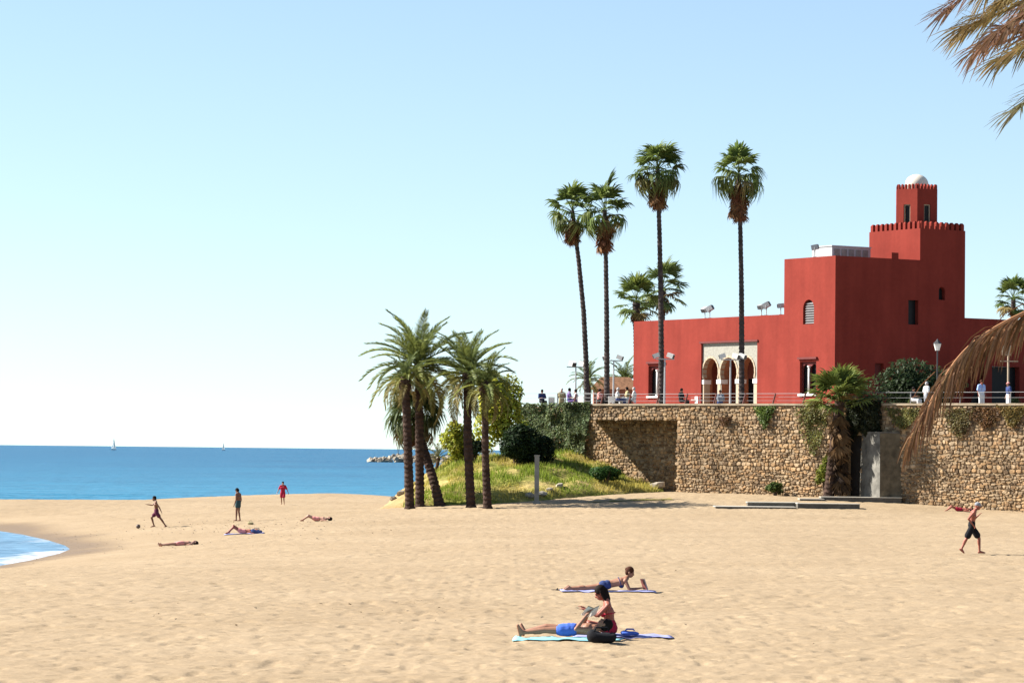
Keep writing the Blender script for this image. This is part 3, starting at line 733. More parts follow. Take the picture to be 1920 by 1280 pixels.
def feather_mesh(name, L_, curve, nleaf, leaf, width, seed, mat, droop=0.25, vee=0.35, rachis=(1.0, 0.95, 0.6), n=14, p=1.4, stalk=0.14):
    """one feather leaf: arching rib with two rows of leaflets"""
    rs = random.Random(seed); mb = MB(); pts = []; x = z = 0.0
    for i in range(n):
        t = i / (n - 1); a = -curve * t ** p
        pts.append(Vector((x, 0, z))); x += math.cos(a) * L_ / (n - 1); z += math.sin(a) * L_ / (n - 1)
    mb.tube(pts, [0.035 * (1 - 0.85 * i / (n - 1)) + 0.004 for i in range(n)], 4, col=rachis)
    for side in (-1, 1):
        for k in range(nleaf):
            t = stalk + (1 - stalk) * (k + rs.random() * .6) / nleaf; f = t * (n - 1); i = min(int(f), n - 2)
            q = pts[i].lerp(pts[i + 1], f - i); tan = (pts[i + 1] - pts[i]).normalized(); nrm = Vector((-tan.z, 0, tan.x))
            ll = leaf * (0.45 + 0.55 * math.sin(math.pi * min(1, 0.18 + t * 0.86))) * rs.uniform(0.8, 1.15)
            fw = 0.55 + 0.55 * t
            d = (tan * fw + Vector((0, side, 0)) * (1.0 - 0.35 * t) + nrm * (vee + rs.uniform(-.15, .2))).normalized()
            e = (d + Vector((0, 0, -droop * rs.uniform(.6, 1.6)))).normalized(); up = d.cross(Vector((0, side, 0.3))).normalized() if abs(d.y) < .95 else nrm
            wv = (tan * 0.8 + nrm * rs.uniform(-.5, .5)).normalized() * width / 2
            m1 = q + d * ll * 0.5; m2 = m1 + e * ll * 0.5; g = rs.uniform(0.65, 1.25)
            mb.add([q - wv * .5, q + wv * .5, m1 + wv, m1 - wv, m2 + wv * .15, m2 - wv * .15], [(0, 1, 2, 3), (3, 2, 4, 5)], (g, g, g))
    return mb.mesh(name, mat)
FAN = [fan_mesh('fan_leaf', 1.0, 1.0, 16, 1.6, 0.06, 0.6, 0.15, s, M['leaf']) for s in (1, 2, 3)]
FAN_OLD = [fan_mesh('old_fan_leaf', 0.95, 1.0, 16, 1.7, 0.16, 1.5, 0.12, s, M['leaf']) for s in (4, 5)]
FAN_DEAD = [fan_mesh('dead_fan_leaf', 0.45, 0.85, 14, 0.9, 0.10, 0.25, 0.10, s, M['dry_leaf'], (0.8, 0.6, 0.4)) for s in (6, 7)]
FAN_BIG = [fan_mesh('broad_fan_leaf', 1.15, 1.05, 22, 1.9, 0.06, 0.35, 0.13, s, M['leaf']) for s in (8, 9)]
FEA = [feather_mesh('feather_leaf', 3.3, c, 50, 0.55, 0.072, s, M['leaf'], 0.3) for s, c in ((1, 0.9), (2, 1.25), (3, 1.6))]
FEA_S = [feather_mesh('short_feather_leaf', 2.3, c, 34, 0.42, 0.060, s, M['leaf'], 0.3) for s, c in ((4, 1.0), (5, 1.4))]
GREEN = (0.085, 0.125, 0.030); YGREEN = (0.20, 0.21, 0.035); DGREEN = (0.045, 0.068, 0.022); GREY_G = (0.165, 0.185, 0.045); TAN = (0.20, 0.115, 0.05); RUST = (0.12, 0.045, 0.022)
def place_leaf(me, parent, pos, az, el, roll, color, scale=1.0, name='frond'):
    o = link_mesh(name, me, None, parent); o.location = pos
    o.rotation_euler = (Matrix.Rotation(az, 3, 'Z') @ Matrix.Rotation(-el, 3, 'Y') @ Matrix.Rotation(roll, 3, 'X')).to_euler()
    o.scale = (scale,) * 3; o.color = (*color, 1); return o
def lerp3(a, b, t): return tuple(x + (y - x) * t for x, y in zip(a, b))
def trunk_part(parent, pts, r0, r1, mat, rough=0.10, n=10, step=0.13):
    """ringed palm trunk along a polyline (local coordinates)"""
    P = []; pts = [Vector(p) for p in pts]
    for i in range(len(pts) - 1):
        m = max(2, int((pts[i + 1] - pts[i]).length / step))
        P += [pts[i].lerp(pts[i + 1], j / m) for j in range(m)]
    P.append(pts[-1]); k = len(P)
    rad = [(r0 + (r1 - r0) * min(1, i / k * 1.1)) * (1 + (rough if i % 2 else -rough * .4)) * (1 + 0.5 * max(0, 1 - i * step / 0.6)) for i in range(k)]
    mb = MB(); mb.tube(P, rad, n, jitter=rough * 0.5)
    g = [random.uniform(.65, 1.25) for _ in range(k)]; mb.c = [(g[i // n] * random.uniform(.85, 1.15),) * 3 for i in range(len(mb.v))]
    return mb.build('trunk', mat, parent)
def fan_palm(base, top, label, r=(0.22, 0.15), n=46, size=1.0, skirt=16, skirt_len=1.2, bend=0.0, green=GREEN, group=None, meshes=None, wide=1.0, name='fan_palm', old=0.35, mat='grey_bark', rust=RUST, low=-38):
    e = empty(name, base); tag(e, label, 'palm tree', group); top = Vector(top) - Vector(base)
    mid = top * 0.5 + Vector((bend, 0, 0)); trunk_part(e, [(0, 0, -0.3), top * .25 + Vector((bend * .7, 0, 0)), mid, top * .75 + Vector((bend * .7, 0, 0)), top], r[0], r[1], M[mat])
    meshes = meshes or FAN
    for i in range(n):
        t = i / (n - 1); el = R(84 - (84 - low) * t ** 0.9 + random.uniform(-9, 9)); az = i * 2.39996 + random.uniform(-.3, .3)
        ol = t > 1 - old
        me = random.choice(FAN_OLD if ol and meshes is FAN else meshes)
        c = lerp3(green, YGREEN, random.random() * 0.45 * (1 - t)); c = lerp3(c, DGREEN, 0.5 * t) if not ol else lerp3(c, TAN, random.random() ** 2 * 0.8)
        place_leaf(me, e, top + Vector((0, 0, 0.12 - 0.45 * t)) * size, az, el, random.uniform(-.4, .4), c, size * random.uniform(0.85, 1.1) * wide)
    for i in range(skirt):
        az = i * 2.39996; z = -0.35 - skirt_len * (i / max(1, skirt)) * 0.9
        place_leaf(random.choice(FAN_DEAD), e, top + Vector((math.cos(az) * .1, math.sin(az) * .1, z * size)), az, R(random.uniform(-87, -58)), random.uniform(-.5, .5), lerp3(rust, TAN, random.random() ** 1.5 * .7), size * random.uniform(.8, 1.05), 'dead_frond')
    return e
def feather_palm(base, top, label, r=(0.27, 0.23), n=44, size=1.0, bend=0.0, group=None, meshes=None, name='date_palm', col=GREY_G, low=-48, crown_boss=True, az0=0.0):
    e = empty(name, base); tag(e, label, 'palm tree', group); top = Vector(top) - Vector(base)
    mid = top * 0.5 + Vector((bend, 0, 0)); trunk_part(e, [(0, 0, -0.4), top * .25 + Vector((bend * .7, 0, 0)), mid, top * .75 + Vector((bend * .7, 0, 0)), top], r[0], r[1], M['bark'], 0.075)
    if crown_boss:
        mb = MB(); mb.ball((0, 0, 0), 0.36, 12, 8, (1, 1, 1.5))
        for i, v in enumerate(mb.v): k = random.uniform(.85, 1.15); mb.v[i] = (v[0] * k, v[1] * k, v[2])
        o = mb.build('leaf_base_boss', M['bark'], e); o.location = top - Vector((0, 0, 0.25))
    meshes = meshes or FEA
    for i in range(n):
        t = i / (n - 1); el = R(80 + (low - 80) * t ** 0.9 + random.uniform(-8, 8)); az = az0 + i * 2.39996 + random.uniform(-.3, .3)
        me = meshes[min(len(meshes) - 1, int(t * len(meshes) + random.uniform(-.4, .4)))] if t < 1 else meshes[-1]
        c = lerp3(col, (0.09, 0.125, 0.05), random.random() * .8) if t < .55 else lerp3(col, (0.28, 0.20, 0.085), (t - .55) / .45 * random.uniform(.3, 1))
        place_leaf(me, e, top + Vector((0, 0, 0.15 - 0.3 * t)), az, el, random.uniform(-.35, .35), c, size * random.uniform(.85, 1.1))
    return e
def ter_base(px, depth): p = at(px, 755, depth); return Vector((p.x, p.y, TER_Z))
GT = 'tall slender fan palms on the terrace'
fan_palm(ter_base(1101, 206), at(1073, 395, 206), 'leftmost of the four tall fan palms, its crown touching its right neighbour', (.19, .13), n=25, skirt=20, skirt_len=1.2, bend=0.25, group=GT)
tp_2 = fan_palm(ter_base(1138, 204), at(1134, 394, 204), 'second tall fan palm from the left, with a crooked leaf standing up', (.19, .13), n=26, skirt=26, skirt_len=1.7, bend=0.05, group=GT)
q = at(1136, 380, 204) - tp_2.location; place_leaf(FAN_DEAD[0], tp_2, q, R(-20), R(82), 0.2, DGREEN, 1.9, 'crooked_frond')
fan_palm(ter_base(1240, 203), at(1233, 317, 203), 'tallest fan palm, third from left, standing before the low castle wing', (.19, .135), n=40, skirt=26, skirt_len=1.5, bend=0.08, group=GT)
fan_palm(ter_base(1390, 203), at(1385, 325, 203), 'rightmost tall fan palm with rusty dead leaves, before the arched porch', (.19, .13), n=28, skirt=60, skirt_len=2.0, bend=0.1, group=GT, old=0.55)
GB = 'fan palms growing behind the castle'
def back_base(px, depth, z=TER_Z - 1.0): p = at(px, 755, depth); return Vector((p.x, p.y, z))
fan_palm(back_base(1200, 252), at(1193, 565, 252), 'left of the two broad fan palms rising behind the low castle wing', (0.34, 0.3), 26, 1.12, 6, 0.6, green=(0.12, 0.16, 0.035), meshes=FAN_BIG, group=GB, old=0.2)
fan_palm(back_base(1232, 268), at(1243, 540, 268), 'right of the two broad fan palms behind the low castle wing', (0.34, 0.28), 24, 1.2, 6, 0.6, green=(0.085, 0.12, 0.04), meshes=FAN_BIG, group=GB, old=0.25)
fan_palm(back_base(1902, 275), at(1900, 560, 275), 'distant fan palm seen over the right castle wing at the picture edge', (0.25, 0.2), 24, 1.0, 6, 0.6, meshes=FAN_BIG, group=GB, old=0.25)
feather_palm(back_base(1103, 238, TER_Z), at(1103, 712, 238), 'low palm with arching leaves between the two left tall palms', (0.22, 0.2), 26, 0.75, meshes=FEA_S, name='young_palm', col=(0.12, 0.16, 0.04), low=-15, crown_boss=False)
feather_palm(back_base(1172, 246, TER_Z), at(1172, 716, 246), 'low yellow green palm against the left end of the castle wall', (0.22, 0.2), 26, 1.0, meshes=FEA_S, name='young_palm', col=(0.15, 0.17, 0.03), low=-20, crown_boss=False)
# date palms on the beach
GD = 'date palms at the foot of the grassy bank'
def sand_base(px, py): return ground_at(px, py)
b = sand_base(769, 954); feather_palm(b, at(760, 712, b.y), 'date palm with straight trunk, front left of the beach palms', n=30, size=0.58, low=-22, group=GD, meshes=FEA, az0=0.4)
b = sand_base(787, 950) + Vector((0, 0.6, 0)); feather_palm(b, at(785, 688, b.y), 'taller date palm with wide arching crown, second from left on the beach', n=58, size=1.06, low=-38, group=GD, az0=1.0)
b = sand_base(884, 951); feather_palm(b, at(877, 702, b.y), 'date palm with swollen neck below its crown, third on the beach', n=46, size=0.95, low=-36, bend=-0.1, group=GD, az0=2.0)
b = sand_base(915, 952); feather_palm(b, at(911, 722, b.y), 'date palm with thin short crown, rightmost of the beach palms', (0.25, 0.17), n=30, size=0.70, bend=-0.1, group=GD, az0=0.2)
b = Vector((at(827, 945, 187.2).x, 187.2, 0)); b.z = max(float(ground_h(np.array(b.x), np.array(b.y))), at(827, 948, 187.2).z); tp_ = at(776, 778, 189.0)
e = fan_palm(b, tp_, 'dark fan palm with crooked leaning trunk behind the beach palms', (0.30, 0.2), 44, 1.0, 12, 0.7, bend=0.0, green=DGREEN, meshes=FAN_OLD, name='leaning_fan_palm', mat='bark', wide=1.05)
# the palm by the stone wall
sP = wall_s(1580); bp = wall_point(sP, 0.6, 1.5); bp.z = float(ground_h(np.array(bp.x), np.array(bp.y)))
fan_palm(bp, at(1575, 752, bp.y), 'bushy fan palm growing against the stone wall beside the concrete buttress', (0.30, 0.28), 30, 1.12, 84, 3.9, green=(0.13, 0.165, 0.035), meshes=FAN_BIG, name='wall_fan_palm', mat='bark', old=0.25, rust=(0.018, 0.012, 0.009), low=0)
# old date palm right of the view: its leaves hang into the picture
near = empty('near_date_palm', (7.6, 30.0, 0.0)); tag(near, 'near date palm whose dry brown leaves hang in from the right edge', 'palm tree')
trunk_part(near, [(0, 0, -.3), (0.05, 0, 2.5), (0.0, 0, 5.0), (-0.1, 0, 7.6)], 0.34, 0.28, M['bark'], 0.06, 18, 0.09)
def feather_along(name, pts, nleaf, leaf, width, seed, mat, droop, fwd=(0.55, 1.1), rachis=(1.0, .9, .6), r0=0.035, side0=1.0, start=0.1):
    """feather leaf along given points (leaflets hang when droop is large)"""
    rs = random.Random(seed); mb = MB(); P = [Vector(p) for p in pts]
    for _ in range(3):                                   # smooth the rib
        Q = [P[0]]
        for a, b in zip(P[:-1], P[1:]): Q += [a.lerp(b, .25), a.lerp(b, .75)]
        P = Q + [P[-1]]
    n = len(P); mb.tube(P, [r0 * (1 - .85 * i / (n - 1)) + .003 for i in range(n)], 5, col=rachis)
    for side in (-1, 1):
        for k in range(nleaf):
            t = start + (1 - start) * (k + rs.random() * .7) / nleaf; f = t * (n - 1); i = min(int(f), n - 2)
            q = P[i].lerp(P[i + 1], f - i); tan = (P[i + 1] - P[i]).normalized(); sd = tan.cross(Vector((0, 0, 1))).normalized() * side
            up = sd.cross(tan) * side
            ll = leaf * (0.55 + 0.45 * math.sin(math.pi * min(1, .15 + t * .8))) * rs.uniform(.7, 1.2)
            d = (tan * rs.uniform(*fwd) + sd * side0 * rs.uniform(.4, 1.1) + up * rs.uniform(-.1, .35)).normalized()
            g = rs.uniform(.5, 1.4); col = (g * rs.uniform(.9, 1.15), g, g * rs.uniform(.8, 1.1)); dr = droop * rs.uniform(.4, 1.6)
            a, pr = q, None; rows = []
            for j, ww in ((0, .6), (1, 1.0), (2, .8), (3, .1)):
                wv = (tan * .7 + up * .5).normalized() * width * ww / 2
                rows += [a - wv, a + wv]; dd = (d + Vector((0, 0, -dr * (j + .5) / 2))).normalized(); a = a + dd * ll / 3
            mb.add(rows, [(0, 1, 3, 2), (2, 3, 5, 4), (4, 5, 7, 6)], col)
    return mb.mesh(name, mat)
NF = [feather_mesh('near_leaf', 4.0, c, 70, 0.48, 0.026, s, M['leaf'], 0.45, 0.3, n=20) for s, c in ((21, 1.1), (22, 1.5))]
NT = Vector((-0.1, 0, 7.6)); NO = Vector((7.6, 30.0, 0.0))
for i in range(30):
    t = i / 29; az = i * 2.39996 + .5; el = 84 - 90 * t + random.uniform(-6, 6)
    if math.cos(az) < -0.25 and el < 78: continue
    place_leaf(NF[i % 2], near, NT + Vector((0, 0, .3 - .5 * t)), az, R(el), random.uniform(-.3, .3), lerp3((0.11, 0.13, 0.05), (0.22, 0.125, 0.055), t * random.uniform(.3, 1.1) if t > .35 else 0.1))
OLIVE = (0.19, 0.14, 0.06); BROWN = (0.19, 0.11, 0.07)
for k, (px4, dy, colr, dr) in enumerate((
        (((2160, -210), (1960, -120), (1850, -40), (1778, 18)), 0.0, BROWN, .5), (((2200, -150), (1990, -40), (1890, 20), (1815, 48)), .5, OLIVE, .7),
        (((2230, -120), (2030, -20), (1930, 40), (1838, 92)), -.4, BROWN, .9), (((2240, -90), (2060, 20), (1960, 66), (1880, 108)), .3, OLIVE, .8), (((2250, -110), (2100, 10), (1990, 50), (1915, 90)), -.9, OLIVE, .6),
        (((2260, -60), (2110, 60), (2000, 130), (1905, 205)), .2, (0.12, 0.11, 0.06), .35), (((2240, -60), (2090, 40), (1985, 70), (1900, 60)), -.6, BROWN, .5), (((2180, -160), (2000, -70), (1900, -5), (1806, 66)), 1.0, OLIVE, .6), (((2220, -140), (2040, -60), (1950, 10), (1872, 60)), -1.3, BROWN, .8), (((2200, -220), (2060, -150), (1960, -70), (1880, 0)), .1, OLIVE, .6), (((2160, -280), (1990, -190), (1900, -90), (1850, -15)), .8, OLIVE, .6), (((2200, -200), (2050, -120), (1960, -30), (1900, 40)), 1.2, BROWN, .7))):
    pts = [NO + NT + Vector((0, 0, -.1))] + [at(x, y, 30 + dy) for x, y in px4]
    o = link_mesh('frond', feather_along('near_hanging_leaf', [p - NO for p in pts], 56, .58, .016, 60 + k, M['leaf'], dr * .7, (.1, .8), side0=.6, start=.3), None, near); o.color = (*colr, 1)
short = empty('short_near_palm', (7.3, 31.0, 0.0)); SO = Vector((7.3, 31.0, 0.0))
tag(short, 'short palm at the right edge with one long dry leaf drooping before the castle', 'palm tree')
trunk_part(short, [(0, 0, -.3), (0.0, 0, 2.5), (-.05, 0, 5.2)], 0.32, 0.26, M['bark'], 0.06, 18, 0.09)
ST = Vector((-.05, 0, 5.25))
for i in range(22):
    az = R(-100 + 200 * ((i * .618) % 1)); place_leaf(NF[i % 2], short, ST, az, R(70 - 100 * i / 21), random.uniform(-.3, .3), lerp3(GREY_G, BROWN, i / 21), .75)
for k, (pxs, nl, lf, dr) in enumerate(((((2130, 520), (2020, 548), (1920, 586), (1852, 622), (1802, 662), (1766, 716), (1738, 765), (1716, 806)), 120, .62, 2.3),
                         (((2140, 520), (2030, 556), (1935, 592), (1880, 622), (1836, 652), (1808, 690)), 70, .50, 2.0),
                         (((2120, 505), (2010, 545), (1950, 585), (1905, 620)), 50, .45, 1.6))):
    pts = [SO + ST] + [at(x, y, 31 + .25 * k) for x, y in pxs]
    o = link_mesh('dry_frond', feather_along('hanging_dry_leaf', [p - SO for p in pts], nl, lf, .016, 90 + k, M['dry_leaf'], dr, (.2, .8), (2.3, 2.1, 1.9), .03, .45, .22), None, short); o.color = (0.20, 0.11, 0.06, 1)

# ------------------------------------------------------------ leafy shrubs, ivy, grass
def leaf_cloud(blobs, n, size, tint=(0.55, 1.35), shell=0.75, flat=0.5, hue=0.12):
    """leaf-sized quads spread through lumps; blobs: (centre, radii)"""
    vol = np.array([b[1][0] * b[1][1] * b[1][2] for b in blobs]) ** 0.67; vol = vol / vol.sum()
    idx = rng.choice(len(blobs), n, p=vol); C = np.array([b[0] for b in blobs])[idx]; Rd = np.array([b[1] for b in blobs])[idx]
    d = rng.normal(size=(n, 3)); d /= np.linalg.norm(d, axis=1)[:, None]
    rr = np.where(rng.random(n) < shell, rng.uniform(0.78, 1.06, n), rng.random(n) ** 0.5)
    Pp = C + d * Rd * rr[:, None]
    nrm = d * 0.6 + rng.normal(size=(n, 3)) * 0.7 + np.array([0, 0, flat]); nrm /= np.linalg.norm(nrm, axis=1)[:, None]
    a = np.cross(nrm, rng.normal(size=(n, 3))); a /= np.linalg.norm(a, axis=1)[:, None]; b = np.cross(nrm, a)
    s = (size * rng.uniform(0.6, 1.4, n))[:, None]
    V = np.stack([Pp - a * s, Pp - b * s * .45, Pp + a * s, Pp + b * s * .45], 1)
    lump = rng.uniform(0.75, 1.2, len(blobs))[idx]
    g = rng.uniform(*tint, n) * lump; C = np.stack([g * (1 + rng.uniform(-hue, hue * 1.6, n)), g, g * (1 + rng.uniform(-hue, hue, n))], 1)
    return V, C
def lumps(rx, ry, rz, k, r0=0.35, r1=0.6, low=0.0):
    out = []
    for i in range(k):
        d = Vector((random.gauss(0, 1), random.gauss(0, 1), random.gauss(0, 1))).normalized() * random.random() ** .4
        s = random.uniform(r0, r1)
        out.append(((d.x * rx * .75, d.y * ry * .75, rz * (1 + low) + d.z * rz * .7), (rx * s, ry * s, rz * s)))
    return out
def shrub(base, rx, ry, rz, label, color, n=2500, leaf=0.10, k=9, cat='shrub', group=None, name='shrub', **kw):
    e = empty(name, base); tag(e, label, cat, group)
    V, C = leaf_cloud(lumps(rx, ry, rz, k), n, leaf, **kw)
    o = link_mesh('foliage', quads_mesh('foliage', V, C, M['leaf']), None, e); o.color = (*color, 1)
    mb = MB()
    for i in range(5):
        a = i * 1.3; mb.tube([(0.05 * math.cos(a), 0.05 * math.sin(a), -0.15), (rx * .2 * math.cos(a), ry * .2 * math.sin(a), rz * .7), (rx * .5 * math.cos(a), ry * .5 * math.sin(a), rz * 1.35)], [0.05, 0.035, 0.012], 5)
    mb.build('stems', M['wood'], e)
    return e
# grassy bank left of the wall
XL0 = at(706, 951, 186).x; XL1 = at(852, 870, 200).x
def foot_y(x): return np.interp(x, [-9, -6, -3, -1, 2, 5, 8.3, 10], [187.2, 187.0, 187.2, 187.0, 188.5, 191.5, 194.5, 197])
def bank_h(x, y):
    g = ground_h(x, y)
    tf = np.clip((y - foot_y(x)) / 13.0, 0, 1); tl = np.clip((x - XL0) / (XL1 - XL0), 0, 1); tr = 1 - 0.55 * sstep(3.5, 9.5, x)
    rise = 2.75 * (tf ** 0.85) * (tl ** 0.9) * tr
    n_ = (vnoise(x * .7, y * .7) - .5) * .55 + (vnoise(x * 2, y * 2) - .5) * .14
    return np.maximum(g, ground_h(x, foot_y(x)) * .5 + g * .5) + rise - 0.12 + n_ * np.clip(rise * 1.5, 0, 1) + 0.16 * sstep(0, .06, tf) * sstep(0, .05, tl)
def bank_mat():
    m, T, N, L, B = new_mat('bank_turf'); geo = N.new('ShaderNodeNewGeometry'); pos = geo.outputs['Position']
    c = ramp2(N, L, noise(N, L, 0.5, 4, vec=pos), (0.16, 0.165, 0.03), (0.36, 0.27, 0.10), 0.42, 0.66)
    c = mix(N, L, 1.0, c, ramp2(N, L, noise(N, L, 5, 5, vec=pos), (.6, .6, .6), (1.2, 1.2, 1.2)), 'MULTIPLY')
    sx = N.new('ShaderNodeSeparateXYZ'); L.new(pos, sx.inputs[0]); mr = N.new('ShaderNodeMapRange'); mr.inputs['From Min'].default_value = -7.6; mr.inputs['From Max'].default_value = -4.2
    L.new(sx.outputs['X'], mr.inputs['Value']); c = mix(N, L, mr.outputs['Result'], (0.33, 0.21, 0.105), c)
    L.new(c, B.inputs['Base Color']); B.inputs['Roughness'].default_value = .95; B.inputs['Specular IOR Level'].default_value = .1
    bump(N, L, B, noise(N, L, 6, 6, vec=pos), .6, .12); return m
gx = np.linspace(-9.2, 9.4, 150); gy = np.linspace(184.5, 207, 150); GX, GY = np.meshgrid(gx, gy)
bank = link_mesh('grassy_bank', grid_mesh('grassy_bank', GX, GY, bank_h(GX, GY), bank_mat())); tag(bank, kind='structure')
def bank_at(px, py):
    t = np.linspace(184.6, 206, 2000); d = ray(px, py); x = d.x / d.y * t; z = CAM_Z + d.z / d.y * t; g = bank_h(x, t); k = int(np.argmax(z < g)); return Vector((x[k], t[k], g[k]))
# grass blades
n = 26000; x = rng.uniform(-6.4, 9.0, n); y = rng.uniform(186, 204, n)
keep = (y > foot_y(x) + 0.35) & (vnoise(x * .9 + 4, y * .9) + .25 * sstep(-5, 0, x) > .47); x = x[keep]; y = y[keep]; n = len(x)
z = bank_h(x, y); a = rng.uniform(0, 6.28, n); hgt = rng.uniform(.10, .30, n) * (.6 + vnoise(x * .6, y * .6)); w = .022
dx, dy = np.cos(a) * w, np.sin(a) * w; lx, ly = rng.normal(0, .07, n), rng.normal(0, .07, n)
V = np.stack([np.stack([x - dx, y - dy, z - .03], 1), np.stack([x + dx, y + dy, z - .03], 1), np.stack([x + lx + dx * .2, y + ly + dy * .2, z + hgt], 1), np.stack([x + lx - dx * .2, y + ly - dy * .2, z + hgt], 1)], 1)
dry = sstep(.45, .7, vnoise(x * .5 + 9, y * .5))[:, None]; C = (np.array([.17, .22, .025]) * (1 - dry) + np.array([.36, .30, .07]) * dry) * rng.uniform(.7, 1.3, n)[:, None]
gr = link_mesh('grass', quads_mesh('grass', V, C, M['leaf'])); tag(gr, 'short yellow green grass covering the bank beside the wall', 'grass', kind='stuff')
# shrubs on the bank
def on_bank(px, py, dy=0): p = bank_at(px, py); return p + Vector((0, dy, 0))
p = at(945, 830, 199.5); p.z = float(bank_h(np.array(p.x), np.array(199.5)))
shrub(p, 1.6, 1.3, 2.5, 'tall yellow green shrub on the bank behind the rightmost beach palm', (0.37, 0.39, 0.045), 6000, 0.15, 14)
p = at(857, 840, 199.0); p.z = float(bank_h(np.array(p.x), np.array(199.0)))
shrub(p, 0.95, 0.9, 1.2, 'light green shrub at the seaward end of the bank, left of the third beach palm', (0.29, 0.31, 0.035), 2600, 0.13, 9)
p = at(968, 845, 197.5); p.z = float(bank_h(np.array(p.x), np.array(197.5))) - .1
shrub(p, 1.45, 1.0, 1.25, 'dense green shrub, coloured dark for the shade under the shrubs, in front of the ivy at the top of the bank', (0.022, 0.040, 0.014), 5200, 0.13, 14)  # green darkened to paint the shade under the shrubs
p = at(1010, 860, 198.0); p.z = float(bank_h(np.array(p.x), np.array(198.0))) - .2
shrub(p, 1.3, 0.9, 1.1, 'dark low shrub under the ivy wall, right of the dense shrub', (0.02, 0.036, 0.014), 2800, 0.12, 10)
p = on_bank(1137, 905); shrub(p, 0.95, 0.8, 0.55, 'round bright green bush on the grass below the wall recess', (0.035, 0.085, 0.018), 2600, 0.08, 8)
p = at(890, 858, 198.6); p.z = float(bank_h(np.array(p.x), np.array(198.6))); shrub(p, 0.7, 0.6, 0.75, 'small dark bush between the third and fourth beach palms', (0.03, 0.045, 0.02), 1500, 0.10, 7)
feather_palm(Vector((at(818, 868, 200).x, 200, float(bank_h(np.array(at(818, 868, 200).x), np.array(200.0))))), at(822, 858, 200), 'stemless pale palm tuft overhanging the sea edge of the bank', (0.12, 0.1), 16, 0.55, meshes=FEA_S, name='palm_tuft', col=(0.2, 0.19, 0.08), low=-5, crown_boss=False)
# tall dry agave stalk
p = Vector((at(855, 790, 200).x, 200.0, 0)); p.z = float(bank_h(np.array(p.x), np.array(200.0)))
ag = empty('agave', p); tag(ag, 'agave with a tall dry flower stalk behind the light green shrub', 'agave')
mb = MB(); tz = at(858, 742, 200).z - p.z; mb.tube([(0, 0, 0), (0.05, 0, tz * .5), (0.1, 0, tz)], [0.07, 0.05, 0.025], 6); mb.build('flower_stalk', M['wood'], ag)
for i in range(14):
    a = i * 2.4; el = R(75 - i * 4); d = Vector((math.cos(a) * math.cos(el), math.sin(a) * math.cos(el), math.sin(el))); sd = Vector((-math.sin(a), math.cos(a), 0)) * .07
    mb = MB(); q = d * .9; mb.add([-sd, sd, d * .45 + sd * 1.1 + Vector((0, 0, -.02)), d * .45 - sd * 1.1 + Vector((0, 0, -.02)), q], [(0, 1, 2, 3), (3, 2, 4)], (1, 1, 1)); o = mb.build('blade', M['leaf'], ag); o.color = (.11, .15, .10, 1)
# ivy over the recessed wall
def ivy(s0, s1, z0, z1, out, n, leaf, color, label, thick=0.35, cat='ivy', drape=0.25, name='ivy', taper=0):
    e = empty(name, wall_point((s0 + s1) / 2, max(z0, 0), out)); tag(e, label, cat); o = e.location
    s = rng.uniform(s0, s1, n) if taper == 0 else (s0 + s1) / 2 + (s1 - s0) / 2 * np.clip(rng.normal(0, .5, n), -1.25, 1.25); f = rng.random(n) ** (1 if taper == 0 else .75)
    edge = (vnoise(s * 1.4, s * 0 + 2) - .5) * 2 * drape * (z1 - z0)
    if taper: edge = edge + taper * (z1 - z0) * np.abs((s - (s0 + s1) / 2) / ((s1 - s0) / 2)) ** 1.5 * .6
    z = z0 + edge + (z1 - z0 - edge) * f; hill = vnoise(s * 1.2 + 7, z * 1.2) * thick
    q = rng.random(n); oo = out + .02 + hill * np.where(q < .7, rng.uniform(.8, 1.1, n), rng.random(n))
    Pp = np.stack([W0.x + WD.x * s + WN.x * oo, W0.y + WD.y * s + WN.y * oo, z], 1) - np.array(o)
    nr = np.array([WN.x, WN.y, .5]) * .8 + rng.normal(size=(n, 3)) * .6; nr /= np.linalg.norm(nr, axis=1)[:, None]
    a = np.cross(nr, rng.normal(size=(n, 3))); a /= np.linalg.norm(a, axis=1)[:, None]; b = np.cross(nr, a); sz = (leaf * rng.uniform(.6, 1.4, n))[:, None]
    V = np.stack([Pp - a * sz, Pp - b * sz * .6, Pp + a * sz, Pp + b * sz * .6], 1); g = rng.uniform(.45, 1.5, n) * (.7 + .6 * vnoise(s * 2.2, z * 2.2))
    C = np.stack([g * rng.uniform(.9, 1.25, n), g, g * rng.uniform(.8, 1.3, n)], 1)
    fo = link_mesh('foliage', quads_mesh('foliage', V, C, M['leaf']), None, e); fo.color = (*color, 1)
    mb = MB()
    for i in range(6):
        ss_ = s0 + (s1 - s0) * (i + .5) / 6; mb.tube([wall_point(ss_, z1 - .1, out + .03) - o, wall_point(ss_ + random.uniform(-.2, .2), (z0 + z1) / 2, out + .05) - o, wall_point(ss_ + random.uniform(-.3, .3), z0 + .15 * (z1 - z0), out + .04) - o], .02, 5)
    mb.build('stems', M['wood'], e); return e
ivy(wall_s(1108), S_BAND + .25, 4.5, WALL_TOP + .12, 0.02, 2600, 0.085, (0.085, 0.115, 0.045), 'ivy hanging over the end of the bridging slab', .45, drape=.3)
ivy(wall_s(1103, REC), S_LEFT - .2, 2.2, WALL_TOP + .12, REC, 9000, 0.085, (0.085, 0.115, 0.045), 'thick dark ivy curtain covering the left end of the retaining wall', .7, drape=.12)
